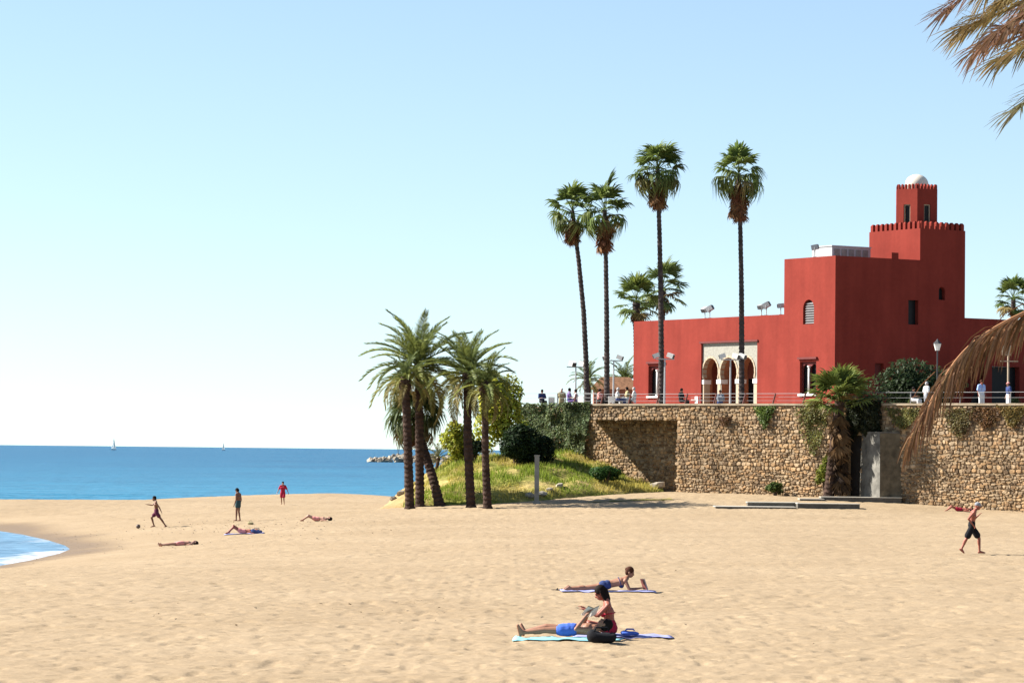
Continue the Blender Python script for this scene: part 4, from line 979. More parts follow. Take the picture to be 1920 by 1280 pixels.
def hang(px, y0, y1, wpx, label, color, n=500, leaf=.07, thick=.3, drape=.35):
    s = wall_s(px); sc = at(px, 800, 190).y / FPX / abs(WD.x) ; hw = wpx / 2 * 190 / FPX / .8
    za = hit(px, y1, wall_point(0, 0, 0), (WN.x, WN.y, 0)).z; zb = min(WALL_TOP + .1, hit(px, y0, wall_point(0, 0, 0), (WN.x, WN.y, 0)).z)
    return ivy(s - hw, s + hw, za, zb, .02, n, leaf, color, label, thick, 'wall plant', drape, 'wall_plant', 1.0)
hang(1436, 762, 815, 30, 'green plant hanging from the wall top right of the middle, alone', (0.07, 0.11, 0.02), 900)
hang(1362, 782, 800, 22, 'small rusty tuft growing out of the upper stone wall below the porch', (0.12, 0.07, 0.03), 300)
hang(1528, 765, 835, 52, 'olive creeper hanging from the wall left of the wall palm', (0.12, 0.125, 0.035), 1500)
hang(1700, 766, 810, 56, 'olive creeper on the wall top right of the concrete buttress', (0.12, 0.12, 0.035), 1300)
hang(1800, 766, 822, 44, 'green and rust creeper hanging below the railing by the hanging dry leaf', (0.10, 0.085, 0.03), 1000)
hang(1852, 764, 815, 50, 'brown drooping plant on the wall below the people at the right', (0.13, 0.075, 0.03), 1100)
hang(1902, 762, 806, 42, 'thick olive and brown plant on the wall top at the right edge', (0.13, 0.10, 0.03), 1100)
p = wall_point(wall_s(1467), 0, .7); p.z = float(ground_h(np.array(p.x), np.array(p.y))); shrub(p, .62, .5, .42, 'small green bush on the sand at the foot of the stone wall', (0.07, 0.10, 0.025), 1300, .08, 6)
p = wall_point(wall_s(1556), 0, .5); p.z = float(ground_h(np.array(p.x), np.array(p.y))) + .35; shrub(p, .6, .4, 1.05, 'bright yellow green fern bush left of the wall palm trunk', (0.19, 0.22, 0.035), 1500, .11, 7)
p = wall_point(wall_s(1618, 1.0), 0, .75); p.z = 4.3; 
ivy(wall_s(1655), wall_s(1590), 4.55, WALL_TOP + .22, 0.05, 3400, .10, (0.028, 0.036, 0.016), 'dark leaf mass added for the palm shade on the wall above the concrete buttress', .8, 'wall plant', .3, 'wall_plant')  # near-black leaves added where the palm shades the wall
p = at(1722, 750, 207); p.z = TER_Z
shrub(p, 3.0, 1.6, 1.95, 'large dark green oleander on the terrace before the shaded castle wall', (0.032, 0.052, 0.02), 8000, .13, 18)
p = at(1712, 750, 204); p.z = TER_Z
shrub(p, .55, .5, .62, 'small lighter green potted shrub in front of the large dark shrub', (0.10, 0.13, 0.03), 900, .09, 6)
p = at(1906, 750, 200); p.z = TER_Z; shrub(p, .55, .5, .62, 'small light green shrub behind the railing at the right edge', (0.09, 0.11, 0.03), 900, .09, 6)
# ------------------------------------------------------------ rocks
def rock_mesh(seed, col=None):
    rs = random.Random(seed); bm = bmesh.new(); bmesh.ops.create_icosphere(bm, subdivisions=1, radius=1.0)
    for v in bm.verts: v.co *= rs.uniform(.7, 1.15)
    me = bpy.data.meshes.new('rock'); bm.to_mesh(me); bm.free(); me.materials.append(M['rock']); return me
M['rock'] = plain('breakwater_rock', (0.26, 0.225, 0.175), .95, .3, 2.0, .5, 4, .1, rand=.35)
ROCK = [rock_mesh(i) for i in range(6)]
def rock(parent, loc, s, name='rock'):
    o = link_mesh(name, random.choice(ROCK), None, parent); o.location = loc; o.scale = (s * random.uniform(.8, 1.4), s * random.uniform(.8, 1.3), s * random.uniform(.6, 1)); o.rotation_euler = (random.random() * 6, random.random() * 6, random.random() * 6); return o
bw = at(760, 863, 1150); bw = Vector((bw.x, 1150.0, SEA_Z)); br = empty('breakwater', bw); tag(br, 'low breakwater of pale boulders in the sea behind the beach palms', 'breakwater')
for i in range(290):
    t = random.random(); x = -13 + 40 * t; hgt = 3.0 * min(1, (t + .04) * 4)
    u = random.uniform(-1, 1); rock(br, Vector((x, u * 5, random.uniform(0, 1) * hgt * (1 - abs(u) * .8))), random.uniform(.7, 1.35))
GR = 'stones along the edge of the bank'
def loose_rock(px, py, s, label):
    p = bank_at(px, py); o = link_mesh('stone_block', random.choice(ROCK), None); o.location = p + Vector((0, 0, s * .25)); o.scale = (s * 1.3, s, s * .7); o.rotation_euler = (.2, .1, random.random() * 6)
    tag(o, label, 'stone'); return o
for px, py, s, l in ((752, 927, .34, 'dark flat stone on the left slope of the bank beside the front palm'), (738, 937, .28, 'small stone at the left foot of the bank'),
                     (993, 931, .32, 'pale stone left of the grey post'), (1016, 928, .30, 'grey stone just right of the grey post'), (1030, 920, .26, 'stone in the earth step right of the grey post'),
                     (1048, 912, .28, 'upper stone of the earth step on the grass'), (1232, 913, .42, 'pale stone at the corner of the wall recess'), (1250, 914, .36, 'dark stone inside the corner of the wall recess')):
    loose_rock(px, py, s, l)
# ------------------------------------------------------------ posts, buttress, slabs
def post(px, y0, y1, w, label, mat, base=None, name='post', cap=True):
    b = base or bank_at(px, y1); h = at(px, y0, b.y).z - b.z
    e = empty(name, b); tag(e, label, 'post')
    mb = MB(); mb.box((0, 0, h / 2 - .1), (w, w, h + .2)); mb.build('shaft', mat, e)
    mb = MB(); mb.box((0, 0, h + .04), (w * 1.25, w * 1.25, .08)); mb.build('cap', mat, e)
    mb = MB(); mb.box((0, 0, .1), (w * 1.5, w * 1.5, .2)); mb.build('footing', mat, e); return e
post(1006, 855, 946, .27, 'grey square post standing on the grass edge right of the palms', M['concrete'])
b = ground_at(757, 940); post(757, 808, 938, .16, 'thin pale post half hidden behind the front left palm', M['metal'], base=b + Vector((0, 3.0, 0)), name='pale_post')
# buttress: corner towards the viewer, slightly battered
sB = wall_s(1655, .9); cpt = wall_point(sB, 0, 1.15); gz = float(ground_h(np.array(cpt.x), np.array(cpt.y)))
but = empty('concrete_buttress', (cpt.x, cpt.y, gz)); tag(but, 'weathered grey concrete buttress projecting from the stone wall', 'buttress')
zt = hit(1655, 812, (cpt.x, cpt.y, 0), (0, -1, 0)).z - gz
lw = wall_point(wall_s(1612, .05), 0, .0) - Vector((cpt.x, cpt.y, 0)); rw = wall_point(wall_s(1694, .0), 0, .0) - Vector((cpt.x, cpt.y, 0))
def but_panel(name, a, b, mat):
    a2 = a * .88; b2 = b * .88; mb = MB(); n_ = (b - a).cross(Vector((0, 0, 1))).normalized()
    ins = Vector((0, .12, 0))
    P = [a + Vector((0, 0, -.4)), b + Vector((0, 0, -.4)), b2 + Vector((0, 0, zt)) + ins, a2 + Vector((0, 0, zt)) + ins]
    mb.add(P + [p + Vector((0, .25, 0)) for p in P], [(0, 1, 2, 3), (7, 6, 5, 4), (0, 4, 5, 1), (1, 5, 6, 2), (2, 6, 7, 3), (3, 7, 4, 0)]); return mb.build(name, mat, but)
Zv = Vector((0, 0, 0))
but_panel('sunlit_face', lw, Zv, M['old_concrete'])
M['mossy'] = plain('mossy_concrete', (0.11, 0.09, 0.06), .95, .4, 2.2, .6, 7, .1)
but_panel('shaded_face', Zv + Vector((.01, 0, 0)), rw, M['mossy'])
mb = MB(); ins = Vector((0, .12, 0)); mb.add([lw * .9 + ins + Vector((0, 0, zt + .005)), Zv + ins + Vector((0, -.03, zt + .005)), rw * .9 + ins + Vector((0, 0, zt + .005)), lw * .9 + ins + Vector((0, 0, zt + .09)), Zv + ins + Vector((0, -.03, zt + .09)), rw * .9 + ins + Vector((0, 0, zt + .09))], [(2, 1, 0), (3, 4, 5), (0, 1, 4, 3), (1, 2, 5, 4), (2, 0, 3, 5)])
mb.build('cap', M['old_concrete'], but)
# concrete slabs of a half buried walkway
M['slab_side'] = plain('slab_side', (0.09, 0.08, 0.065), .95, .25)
def slab(x0, x1, y, thick_px, label, depth=1.2):
    a = ground_at(x0, y); b_ = ground_at(x1, y); dp = (a.y + b_.y) / 2; a = at(x0, y, dp); b_ = at(x1, y, dp)
    c = (a + b_) / 2; h = max(.08, 1.45 * thick_px * dp / FPX); e = empty('walkway_slab', c); tag(e, label, 'slab', 'concrete slabs of the half buried walkway')
    Lx = (b_ - a).length
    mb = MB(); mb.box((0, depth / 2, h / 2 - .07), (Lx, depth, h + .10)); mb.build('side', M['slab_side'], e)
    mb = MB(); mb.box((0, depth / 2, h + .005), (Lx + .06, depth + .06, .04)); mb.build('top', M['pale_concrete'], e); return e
slab(1402, 1498, 949, 5, 'left raised slab of the walkway, with a dark front edge')
slab(1496, 1612, 953, 6, 'longest raised slab of the walkway, nearest to the viewer')
slab(1540, 1690, 941, 6, 'slab of the walkway at the foot of the buttress')
slab(1342, 1492, 953, 2.0, 'flat pale slab lying flush in the sand at the left end of the walkway', 2.0)
slab(1500, 1545, 939, 2.5, 'small pale slab of the walkway before the wall palm')
# ------------------------------------------------------------ railing on the terrace edge
def railing(s0, s1, out, zb, label, step=2.3, slanted=True, rails=(0.98, .62, .3), h=1.0):
    o0 = wall_point(s0, zb, out); e = empty('railing', o0); tag(e, label, 'railing')
    k = max(2, int(abs(s1 - s0) / step))
    for i in range(k + 1):
        s = s0 + (s1 - s0) * i / k; mb = MB(); a = wall_point(s, zb - .02, out) - o0; sl = .28 if slanted else 0.0
        q = wall_point(s - sl, zb + h, out + .10 * (1 if slanted else 0)) - o0
        mb.tube([a, q], .055 if slanted else .03, 6); mb.build('post', M['rust_metal'] if slanted else M['rail'], e)
    for z in rails:
        mb = MB(); mb.tube([wall_point(s0, zb + z, out + .1 * z) - o0, wall_point(s1, zb + z, out + .1 * z) - o0], .015 if z > .6 else .008, 5); mb.build('rail', M['rail'], e)
railing(wall_s(1500), S_BAND - .1, -.25, WALL_TOP + .02, 'thin railing with slanted rust red posts before the porch and tall palms', 2.0, h=.62, rails=(.62, .42, .2))
railing(-9.0, wall_s(1612), -.25, WALL_TOP + .02, 'straight pale railing on the wall top in front of the shaded wing', 3.0, False, rails=(.66, .35), h=.68)
railing(S_BAND + .1, S_LEFT, REC - .25, WALL_TOP - .05, 'thin railing above the ivy at the seaward end of the terrace', 2.2, False, rails=(.82, .5), h=.84)
# ------------------------------------------------------------ lamps
def lamp_post(px, ytop, depth, label, heads):
    b = ter_base(px, depth); zt_ = at(px, ytop, depth).z - b.z
    e = empty('floodlight_post', b); tag(e, label, 'lamp post')
    mb = MB(); mb.tube([(0, 0, 0), (0, 0, zt_)], [.07, .045], 8); mb.build('pole', M['metal'], e); mb = MB(); mb.box((0, 0, .1), (.4, .4, .2)); mb.build('base', M['metal'], e)
    mb = MB(); mb.box((0, 0, zt_), (1.2, .07, .07)); mb.build('crossarm', M['metal'], e)
    for (x, rz, dk) in heads:
        Mz = Matrix.Rotation(rz, 3, 'Z') @ Matrix.Rotation(.35, 3, 'Y'); c = Vector((x, 0, zt_ + .22))
        mb = MB(); mb.box(c, (.40, .32, .27), M=Mz); h = mb.build('lamp_head', M['white'], e)
        mb = MB(); mb.box(c + Mz @ Vector((.215, 0, 0)), (.04, .30, .24), M=Mz); mb.build('lens', M['dark_metal'], h)
lamp_post(1369, 674, 199.5, 'white floodlight post in front of the middle porch arch', ((-.5, R(175), 1), (.35, R(-35), 1), (.75, R(-30), 1)))
lamp_post(1246, 673, 201, 'white floodlight post behind the tallest palm trunk', ((-.55, R(180), 1), (.35, R(-20), 1)))
lamp_post(1079, 688, 209, 'floodlight post with dark lamps left of the leftmost tall palm', ((-.2, R(-60), 1), (.45, R(-40), 1)))
lamp_post(1150, 676, 212, 'floodlight post just right of the second tall palm', ((-.5, R(190), 1), (.4, R(-15), 1)))
b = ter_base(1757, 197); lt = empty('lantern_post', b); tag(lt, 'slim lantern post with a pale lantern before the dark shrub', 'lamp post')
zt_ = at(1757, 657, 197).z - b.z; mb = MB(); mb.tube([(0, 0, 0), (0, 0, .5), (0, 0, .5), (0, 0, zt_)], [.12, .1, .05, .04], 8); mb.build('pole', M['dark_metal'], lt)
mb = MB(); mb.tube([(0, 0, zt_), (0, 0, zt_ + .42)], [.13, .24], 6); mb.build('lantern_glass', M['white'], lt); mb = MB(); mb.tube([(0, 0, zt_ + .42), (0, 0, zt_ + .6), (0, 0, zt_ + .72)], [.28, .1, .02], 6); mb.build('lantern_cap', M['dark_metal'], lt)
b = ter_base(1890, 196); sg = empty('sign_post', b); tag(sg, 'tan post with a small square board and crossbar at the right edge', 'sign post')
zt_ = at(1890, 648, 196).z - b.z; mb = MB(); mb.tube([(0, 0, 0), (0, 0, zt_)], .06, 8); mb.build('pole', M['cream'], sg)
mb = MB(); mb.box((-.12, -.09, zt_ - .3), (.55, .05, .62)); mb.build('board', M['cream'], sg); mb = MB(); mb.box((.05, -.06, zt_ - .95), (1.1, .05, .06)); mb.build('crossbar', M['cream'], sg)
# ------------------------------------------------------------ terracotta kiosk behind the left palms
p0 = at(1113, 752, 243); p1 = at(1196, 752, 243)
kio = empty('kiosk', ((p0.x + p1.x) / 2, 244.2, TER_Z)); tag(kio, 'low terracotta kiosk with sloping brown roof left of the castle', 'kiosk'); kw = p1.x - p0.x
M['terracotta'] = plain('terracotta_render', (0.28, 0.13, 0.085), .9, .2, 1.5); M['thatch'] = plain('brown_roof', (0.17, 0.09, 0.05), .95, .35, 5, .8, 10, .1)
kh = at(1150, 712, 243).z - TER_Z
mb = MB(); mb.box((0, 0, kh * .39), (kw, 2.4, kh * .78)); mb.build('wall', M['terracotta'], kio)
mb = MB(); x = kw / 2 + .3; mb.add([(-x, -1.6, kh * .75), (x, -1.6, kh * .75), (x, 1.6, kh * .75), (-x, 1.6, kh * .75), (-x * .55, 0, kh + .25), (x * .55, 0, kh + .25)], [(3, 2, 1, 0), (0, 1, 5, 4), (1, 2, 5), (2, 3, 4, 5), (3, 0, 4)]); mb.build('roof', M['thatch'], kio)
for i in (-1, 0, 1):
    mb = MB(); mb.box((i * kw * .28, -1.22, kh * .45), (kw * .14, .06, kh * .3)); wn_ = mb.build('window', M['glass_dark'], kio); mb = MB(); mb.box((i * kw * .28, -1.24, kh * .28), (kw * .17, .1, .08)); mb.build('window_sill', M['cream'], wn_)
# ------------------------------------------------------------ cafe furniture on the terrace
def chair_proto():
    e = empty('terrace_chair'); mb = MB(); mb.box((0, 0, .45), (.44, .44, .04)); mb.build('seat', M['white'], e)
    mb = MB(); mb.box((0, .21, .72), (.42, .03, .42)); mb.build('backrest', M['white'], e)
    for x in (-.19, .19):
        for y in (-.19, .19): mb = MB(); mb.tube([(x, y, 0), (x * .95, y * .95, .44)], .018, 5); mb.build('leg', M['metal'], e)
    return e
def table_proto():
    e = empty('terrace_table'); mb = MB(); mb.tube([(0, 0, .71), (0, 0, .74)], .42, 16); mb.build('top', M['white'], e); mb = MB(); mb.tube([(0, 0, .03), (0, 0, .71)], .03, 6); mb.build('leg', M['metal'], e)
    mb = MB(); mb.tube([(0, 0, 0), (0, 0, .03)], .25, 10); mb.build('foot', M['metal'], e); return e
cp, tp2 = chair_proto(), table_proto()
for i, (px, dp, rz, l) in enumerate(((1036, 208.2, .3, 'white terrace chair above the ivy near the seaward end'), (1092, 206, 2.5, 'white terrace chair at the foot of the leftmost tall palm'), (1148, 202.5, .2, 'white terrace chair right of the second tall palm'), (1172, 203, 3.0, 'white terrace chair among the seated diners'),
                        (1196, 202.5, 1.2, 'white terrace chair near the left castle window'), (1318, 199.5, 1.5, 'white terrace chair at the railing left of the porch'), (1300, 200.2, -1.2, 'white terrace chair beside the seated person in dark clothes'))):
    o = cp if i == 0 else copy_tree(cp); o.location = ter_base(px, dp); o.rotation_euler = (0, 0, rz); tag(o, l, 'chair', 'white chairs on the terrace')
for i, (px, dp, l) in enumerate(((1060, 208.4, 'round white table above the ivy'), (1160, 203.2, 'round white table among the diners'), (1308, 200.6, 'round white table before the porch'))):
    o = tp2 if i == 0 else copy_tree(tp2); o.location = ter_base(px, dp); tag(o, l, 'table', 'round tables on the terrace')
# ------------------------------------------------------------ sailing boats
def boat(px, yw, depth, ytop, label, side):
    p = at(px, yw, depth); e = empty('sailing_boat', (p.x, depth, SEA_Z)); tag(e, label, 'sailing boat', 'sailing boats on the horizon')
    H = (yw - ytop) * depth / FPX; Lh = H * .42
    mb = MB(); prof = [(-.5, .15), (-.3, .30), (.1, .32), (.35, .2), (.5, .01)]; V = []
    for t, w in prof: V += [(t * Lh, -w * Lh * .5, H * .075), (t * Lh, w * Lh * .5, H * .075), (t * Lh * .92, 0, -H * .03)]
    F = []
    for i in range(len(prof) - 1):
        a = 3 * i; F += [(a, a + 3, a + 4, a + 1), (a, a + 2, a + 5, a + 3), (a + 1, a + 4, a + 5, a + 2)]
    F += [(0, 1, 2)]; mb.add(V, F); mb.build('hull', M['white'], e)
    mb = MB(); mb.tube([(0, 0, H * .05), (0, 0, H)], H * .006, 6); mb.build('mast', M['metal'], e)
    for nm, pts in (('mainsail', [(-.02, .13), (-.40 * side, .13), (-.02, .97)]), ('foresail', [(.03, .93), (.42 * side, .09), (.03, .12)])):
        P = [Vector((x * Lh * 1.05, 0, z * H)) for x, z in pts]; c = sum(P, Vector()) / 3 + Vector((0, -H * .03, 0)); mb = MB(); mb.add(P + [c] + [q + Vector((0, .06, 0)) for q in P] + [c + Vector((0, .06, 0))], [(0, 1, 3), (1, 2, 3), (2, 0, 3), (5, 4, 7), (6, 5, 7), (4, 6, 7)]); so = mb.build(nm, M['sail'], e); so.color = (.85, .85, .82, 1)
boat(213, 842.5, 3700, 818, 'larger white sailing boat on the horizon at the left', 1)
boat(419, 842, 4600, 826, 'smaller white sailing boat on the horizon, right of the larger one', -1)
# ------------------------------------------------------------ dark bits of seaweed on the sand
n = 420; V = []; C = []
cl = [ground_at(x, y) for x, y in ((200, 990), (260, 1003), (330, 992), (420, 982), (470, 984), (540, 978), (620, 980), (250, 1030), (160, 1015), (700, 1140), (560, 1000))]
for i in range(n):
    c = random.choice(cl) if i < 320 else ground_at(random.uniform(20, 1900), random.uniform(1010, 1275)) if i % 8 == 0 else last if False else random.choice(cl)
    x = c.x + random.gauss(0, 3.0); y = c.y + random.gauss(0, 5); z = float(ground_h(np.array(x), np.array(y))) + .02
    r = random.uniform(.012, .045); a = random.random() * 6; d1 = Vector((math.cos(a), math.sin(a), 0)) * r * 1.8; d2 = Vector((-math.sin(a), math.cos(a), 0)) * r; q = Vector((x, y, z))
    V.append([q - d1, q - d2 + Vector((0, 0, .02)), q + d1 + Vector((0, 0, r)), q + d2 + Vector((0, 0, .02))]); C.append((random.uniform(.6, 1.2),) * 3)
sw = link_mesh('seaweed_bits', quads_mesh('seaweed_bits', np.array([[tuple(p) for p in q] for q in V]), np.array(C), plain('dry_seaweed', (0.10, 0.07, 0.04), .9, .3, use_col=True))); tag(sw, 'dry seaweed and litter scattered on the sand', 'seaweed', kind='stuff')
# ------------------------------------------------------------ people
def skin_mat(name, c):
    return plain(name, c, .55, .10, 5.0, spec=.35)
SKIN = {'tan': skin_mat('tanned_skin', (0.25, 0.116, 0.067)), 'brown': skin_mat('sun_brown_skin', (0.15, 0.063, 0.034)), 'pale': skin_mat('light_skin', (0.34, 0.18, 0.122)), 'red': skin_mat('sunburnt_skin', (0.25, 0.076, 0.047))}
def cloth(name, c, var=.12): return plain(name, c, .9, var, 6.0, .15, 25, .1)
CL = {'navy': cloth('navy_cloth', (0.03, 0.045, 0.12)), 'blue': cloth('blue_cloth', (0.06, 0.12, 0.42)), 'black': cloth('black_cloth', (0.012, 0.012, 0.014)), 'grey': cloth('grey_cloth', (0.22, 0.23, 0.25)), 'crimson': cloth('crimson_cloth', (0.33, 0.02, 0.045)),
      'white': cloth('white_cloth', (0.5, 0.5, 0.49)), 'khaki': cloth('khaki_cloth', (0.28, 0.24, 0.13)), 'purple': cloth('purple_cloth', (0.14, 0.09, 0.22)), 'plum': cloth('plum_cloth', (0.10, 0.025, 0.05)), 'sky': cloth('pale_blue_cloth', (0.28, 0.38, 0.62)), 'cyan': cloth('cyan_towel', (0.20, 0.42, 0.46)),
      'lilac': cloth('lilac_towel', (0.26, 0.27, 0.46)), 'pink': cloth('pink_cloth', (0.62, 0.25, 0.22)), 'teal': cloth('teal_cloth', (0.035, 0.07, 0.08))}
HAIR = {'dark': plain('dark_hair', (0.010, 0.006, 0.005), .8, .2, 20, spec=.1), 'auburn': plain('auburn_hair', (0.05, 0.017, 0.009), .8, .2, 20, spec=.1), 'grey': plain('grey_hair', (0.35, 0.33, 0.32), .6, .15, 20)}
M['eye'] = plain('eye_dark', (0.02, 0.015, 0.012), .3); M['lip'] = plain('lip', (0.30, 0.07, 0.06), .5)
def capsule(mb, a, b, r0, r1, n=10):
    a, b = Vector(a), Vector(b); d = b - a; L_ = d.length
    if L_ < 1e-5: mb.ball(a, r0, n, 6); return
    d /= L_; P = []; Rr = []
    for t in (-.96, -.7, -.35): P.append(a + d * r0 * t); Rr.append(r0 * math.sqrt(1 - t * t))
    P += [a, b]; Rr += [r0, r1]
    for t in (.35, .7, .96): P.append(b + d * r1 * t); Rr.append(r1 * math.sqrt(1 - t * t))
    mb.tube(P, Rr, n)
def remesh(mb, name, voxel, mat, parent=None, smooth_iter=2):
    me = mb.mesh('tmp'); o = bpy.data.objects.new('tmp', me); COL.objects.link(o)
    m = o.modifiers.new('r', 'REMESH'); m.mode = 'VOXEL'; m.voxel_size = voxel; m.use_smooth_shade = True
    s = o.modifiers.new('s', 'SMOOTH'); s.iterations = smooth_iter; s.factor = .5
    dg = bpy.context.evaluated_depsgraph_get(); dg.update(); out = bpy.data.meshes.new_from_object(o.evaluated_get(dg)); bpy.data.objects.remove(o); bpy.data.meshes.remove(me)
    out.name = name; out.materials.clear(); out.materials.append(mat)
    ob = bpy.data.objects.new(name, out); COL.objects.link(ob)
    if parent is not None: ob.parent = parent
    return ob
LIMB = (('sh', 'el', .047, .038), ('el', 'wr', .039, .026), ('hip', 'kn', .083, .056), ('kn', 'an', .057, .036), ('an', 'toe', .038, .026))
def person(label, loc, rz, J, skin='tan', wear=(), hair='dark', hair_style='short', voxel=.014, female=False, fine=True, height=1.0, group=None, cap=None):
    """J: joints in metres, the figure's own frame. Keys: head, neck, chest, pelvis, then shL/shR, elL.., wrL.., hipL.., knL.., anL.., toeL.., face (direction), up (of the head)"""
    J = {k: Vector(v) for k, v in J.items()}; F = J['face'].normalized(); U = (J['head'] - J['neck']).normalized() if 'up' not in J else J['up'].normalized()
    S = F.cross(U).normalized(); U = S.cross(F).normalized(); H = J['head']
    def hp(f, s, u): return H + F * f + S * s + U * u
    mb = MB()
    Mh = Matrix((F, S, U)).transposed()
    mb.ball(hp(-.012, 0, .028), .098, 12, 9, (1.0, .80, 1.0), Mh); mb.ball(hp(.028, 0, -.045), .072, 12, 8, (1.0, .82, 1.05), Mh); mb.ball(hp(.045, 0, -.085), .035, 8, 6, (1, 1.1, .8), Mh)
    if fine:
        capsule(mb, hp(.085, 0, .012), hp(.106, 0, -.022), .010, .017); capsule(mb, hp(.078, -.03, .03), hp(.078, .03, .03), .016, .016)
        for s in (-1, 1): mb.ball(hp(-.005, s * .082, -.005), .026, 8, 6, (.9, .45, 1.3), Mh)
    capsule(mb, J['neck'] - (J['head'] - J['neck']) * .25, H - U * .05, .058 if not female else .048, .052 if not female else .044)
    P, C_ = J['pelvis'], J['chest']; hips = (J['hipL'] - J['hipR']).normalized(); shd = (J['shL'] - J['shR']).normalized()
    w = .92 if female else 1.0
    hr = .112 if female else .104
    capsule(mb, P - hips * .065, P + hips * .065, hr, hr); mid = P.lerp(C_, .5)
    capsule(mb, mid - (hips + shd) * .026, mid + (hips + shd) * .026, .098 * w, .098 * w)
    capsule(mb, P + hips * .05, mid + (hips + shd) * .028, .10, .095 * w); capsule(mb, P - hips * .05, mid - (hips + shd) * .028, .10, .095 * w)
    capsule(mb, mid - shd * .05, C_ - shd * .085, .096 * w, .108 * w); capsule(mb, mid + shd * .05, C_ + shd * .085, .096 * w, .108 * w)
    capsule(mb, C_ - shd * .09, C_ + shd * .09, .11 * w, .11 * w)
    capsule(mb, C_ - shd * .08, J['neck'] - shd * .05, .09 * w, .06); capsule(mb, C_ + shd * .08, J['neck'] + shd * .05, .09 * w, .06)
    fw = shd.cross((J['neck'] - P).normalized()).normalized(); fw = fw if fw.dot(J.get('front', F)) > 0 else -fw
    if female:
        for s in (-1, 1): mb.ball(C_ + shd * .075 * s + fw * .085 - (C_ - P).normalized() * .02, .062, 9, 7)
    for sd in 'LR':
        capsule(mb, J['neck'].lerp(J['sh' + sd], .35), J['sh' + sd], .055, .060 * w)
        for a, b, r0, r1 in LIMB:
            k = w if a in ('sh', 'el') else 1.0
            capsule(mb, J[a + sd], J[b + sd], r0 * k, r1 * k)
        capsule(mb, J['hip' + sd].lerp(P, .3), J['hip' + sd].lerp(J['kn' + sd], .25), .10, .086)
        kn, an = J['kn' + sd], J['an' + sd]; back = -(J['toe' + sd] - an); back = back - (an - kn) * (back.dot(an - kn) / max(1e-6, (an - kn).length_squared)); back = back.normalized() if back.length > 1e-4 else Vector()
        capsule(mb, kn.lerp(an, .18) + back * .018, kn.lerp(an, .45) + back * .016, .048, .042)
        heel = an + back * .045 + (an - kn).normalized() * .035; capsule(mb, heel, J['toe' + sd], .030, .026)
        # hand: palm, four unequal fingers, thumb from the side of the palm
        el, wr = J['el' + sd], J['wr' + sd]; d = (wr - el).normalized(); d = (d * .8 + J.get('grip' + sd, d) * .35).normalized()
        side = d.cross(Vector((0, 0, 1))); side = side.normalized() if side.length > .1 else shd.copy(); nrm = side.cross(d).normalized()
        palm = wr + d * .075
        for t in (-.026, 0, .026): capsule(mb, wr + side * t * .6, palm + side * t, .019, .016)
        if fine:
            for t, ln in ((-.033, .062), (-.011, .074), (.011, .070), (.033, .055)):
                b0 = palm + side * t; b1 = b0 + d * ln * .55 - nrm * .006; b2 = b1 + d * ln * .45 - nrm * .020; capsule(mb, b0, b1, .0095, .009, 7); capsule(mb, b1, b2, .009, .0078, 7)
            t0 = wr + d * .03 - side * .03; t1 = t0 + d * .035 - side * .028; capsule(mb, t0, t1, .012, .010, 7); capsule(mb, t1, t1 + d * .032 - side * .004, .010, .008, 7)
        else: capsule(mb, palm, palm + d * .05, .028, .02)
    body = remesh(mb, 'person', voxel, SKIN[skin]); body.location = loc; body.rotation_euler = (0, 0, rz); body.scale = (height,) * 3
    tag(body, label, 'person', group)
    if fine:
        for s in (-1, 1): e = MB(); e.ball(hp(.079, s * .033, .006), .012, 7, 5); e.build('eye', M['eye'], body)
        e = MB(); capsule(e, hp(.093, -.02, -.062), hp(.093, .02, -.062), .007, .007, 6); e.build('mouth', M['lip'], body)
    # hair
    if hair_style != 'none':
        mb = MB(); mb.ball(hp(-.022, 0, .045), .108, 12, 9, (1.0, .86, .98), Mh); mb.ball(hp(-.055, 0, -.005), .085, 10, 8, (.8, .95, 1.0), Mh)
        if hair_style == 'long':
            back = -F; q0 = hp(-.07, 0, 0); q1 = q0 + back * .06 - Vector((0, 0, .16)); q2 = q1 + back * .01 - Vector((0, 0, .20)); capsule(mb, q0, q1, .078, .066); capsule(mb, q1, q2, .066, .03)
            for s in (-1, 1): capsule(mb, hp(-.02, s * .07, .02), hp(-.02, s * .08, -.14), .035, .025)
        if hair_style == 'bun': mb.ball(hp(-.10, 0, .05), .05)
        remesh(mb, 'hair', max(.012, voxel), HAIR[hair], body)
    if cap:
        mb = MB(); mb.ball(hp(-.015, 0, .06), .112, 12, 8, (1.0, .85, .8), Mh); capsule(mb, hp(.07, -.04, .055), hp(.15, 0, .045), .02, .014); capsule(mb, hp(.07, .04, .055), hp(.15, 0, .045), .02, .014); remesh(mb, 'cap', max(.012, voxel), CL[cap], body)
    for item, colr in wear:
        mb = MB(); g = .017 if fine else .025
        if item in ('shorts', 'trunks', 'briefs', 'trousers', 'longshorts'):
            cut = {'shorts': .55, 'trunks': .34, 'briefs': .08, 'trousers': 1.0, 'longshorts': .74}[item]; fl = {'longshorts': .035, 'shorts': .02}.get(item, .0)
            capsule(mb, P - hips * .065, P + hips * .065, hr + g, hr + g); top = P.lerp(C_, .22); capsule(mb, top - hips * .06, top + hips * .06, .10 + g, .10 + g)
            for sd in 'LR':
                h, k, a = J['hip' + sd], J['kn' + sd], J['an' + sd]; capsule(mb, h.lerp(P, .3), h.lerp(k, min(cut, .25)), .10 + g, .088 + g)
                if cut > .1: capsule(mb, h, h.lerp(k, cut), .085 + g, .085 - .026 * cut + g + fl)
                if item == 'trousers': capsule(mb, k, k.lerp(a, .92), .062 + g, .05 + g)
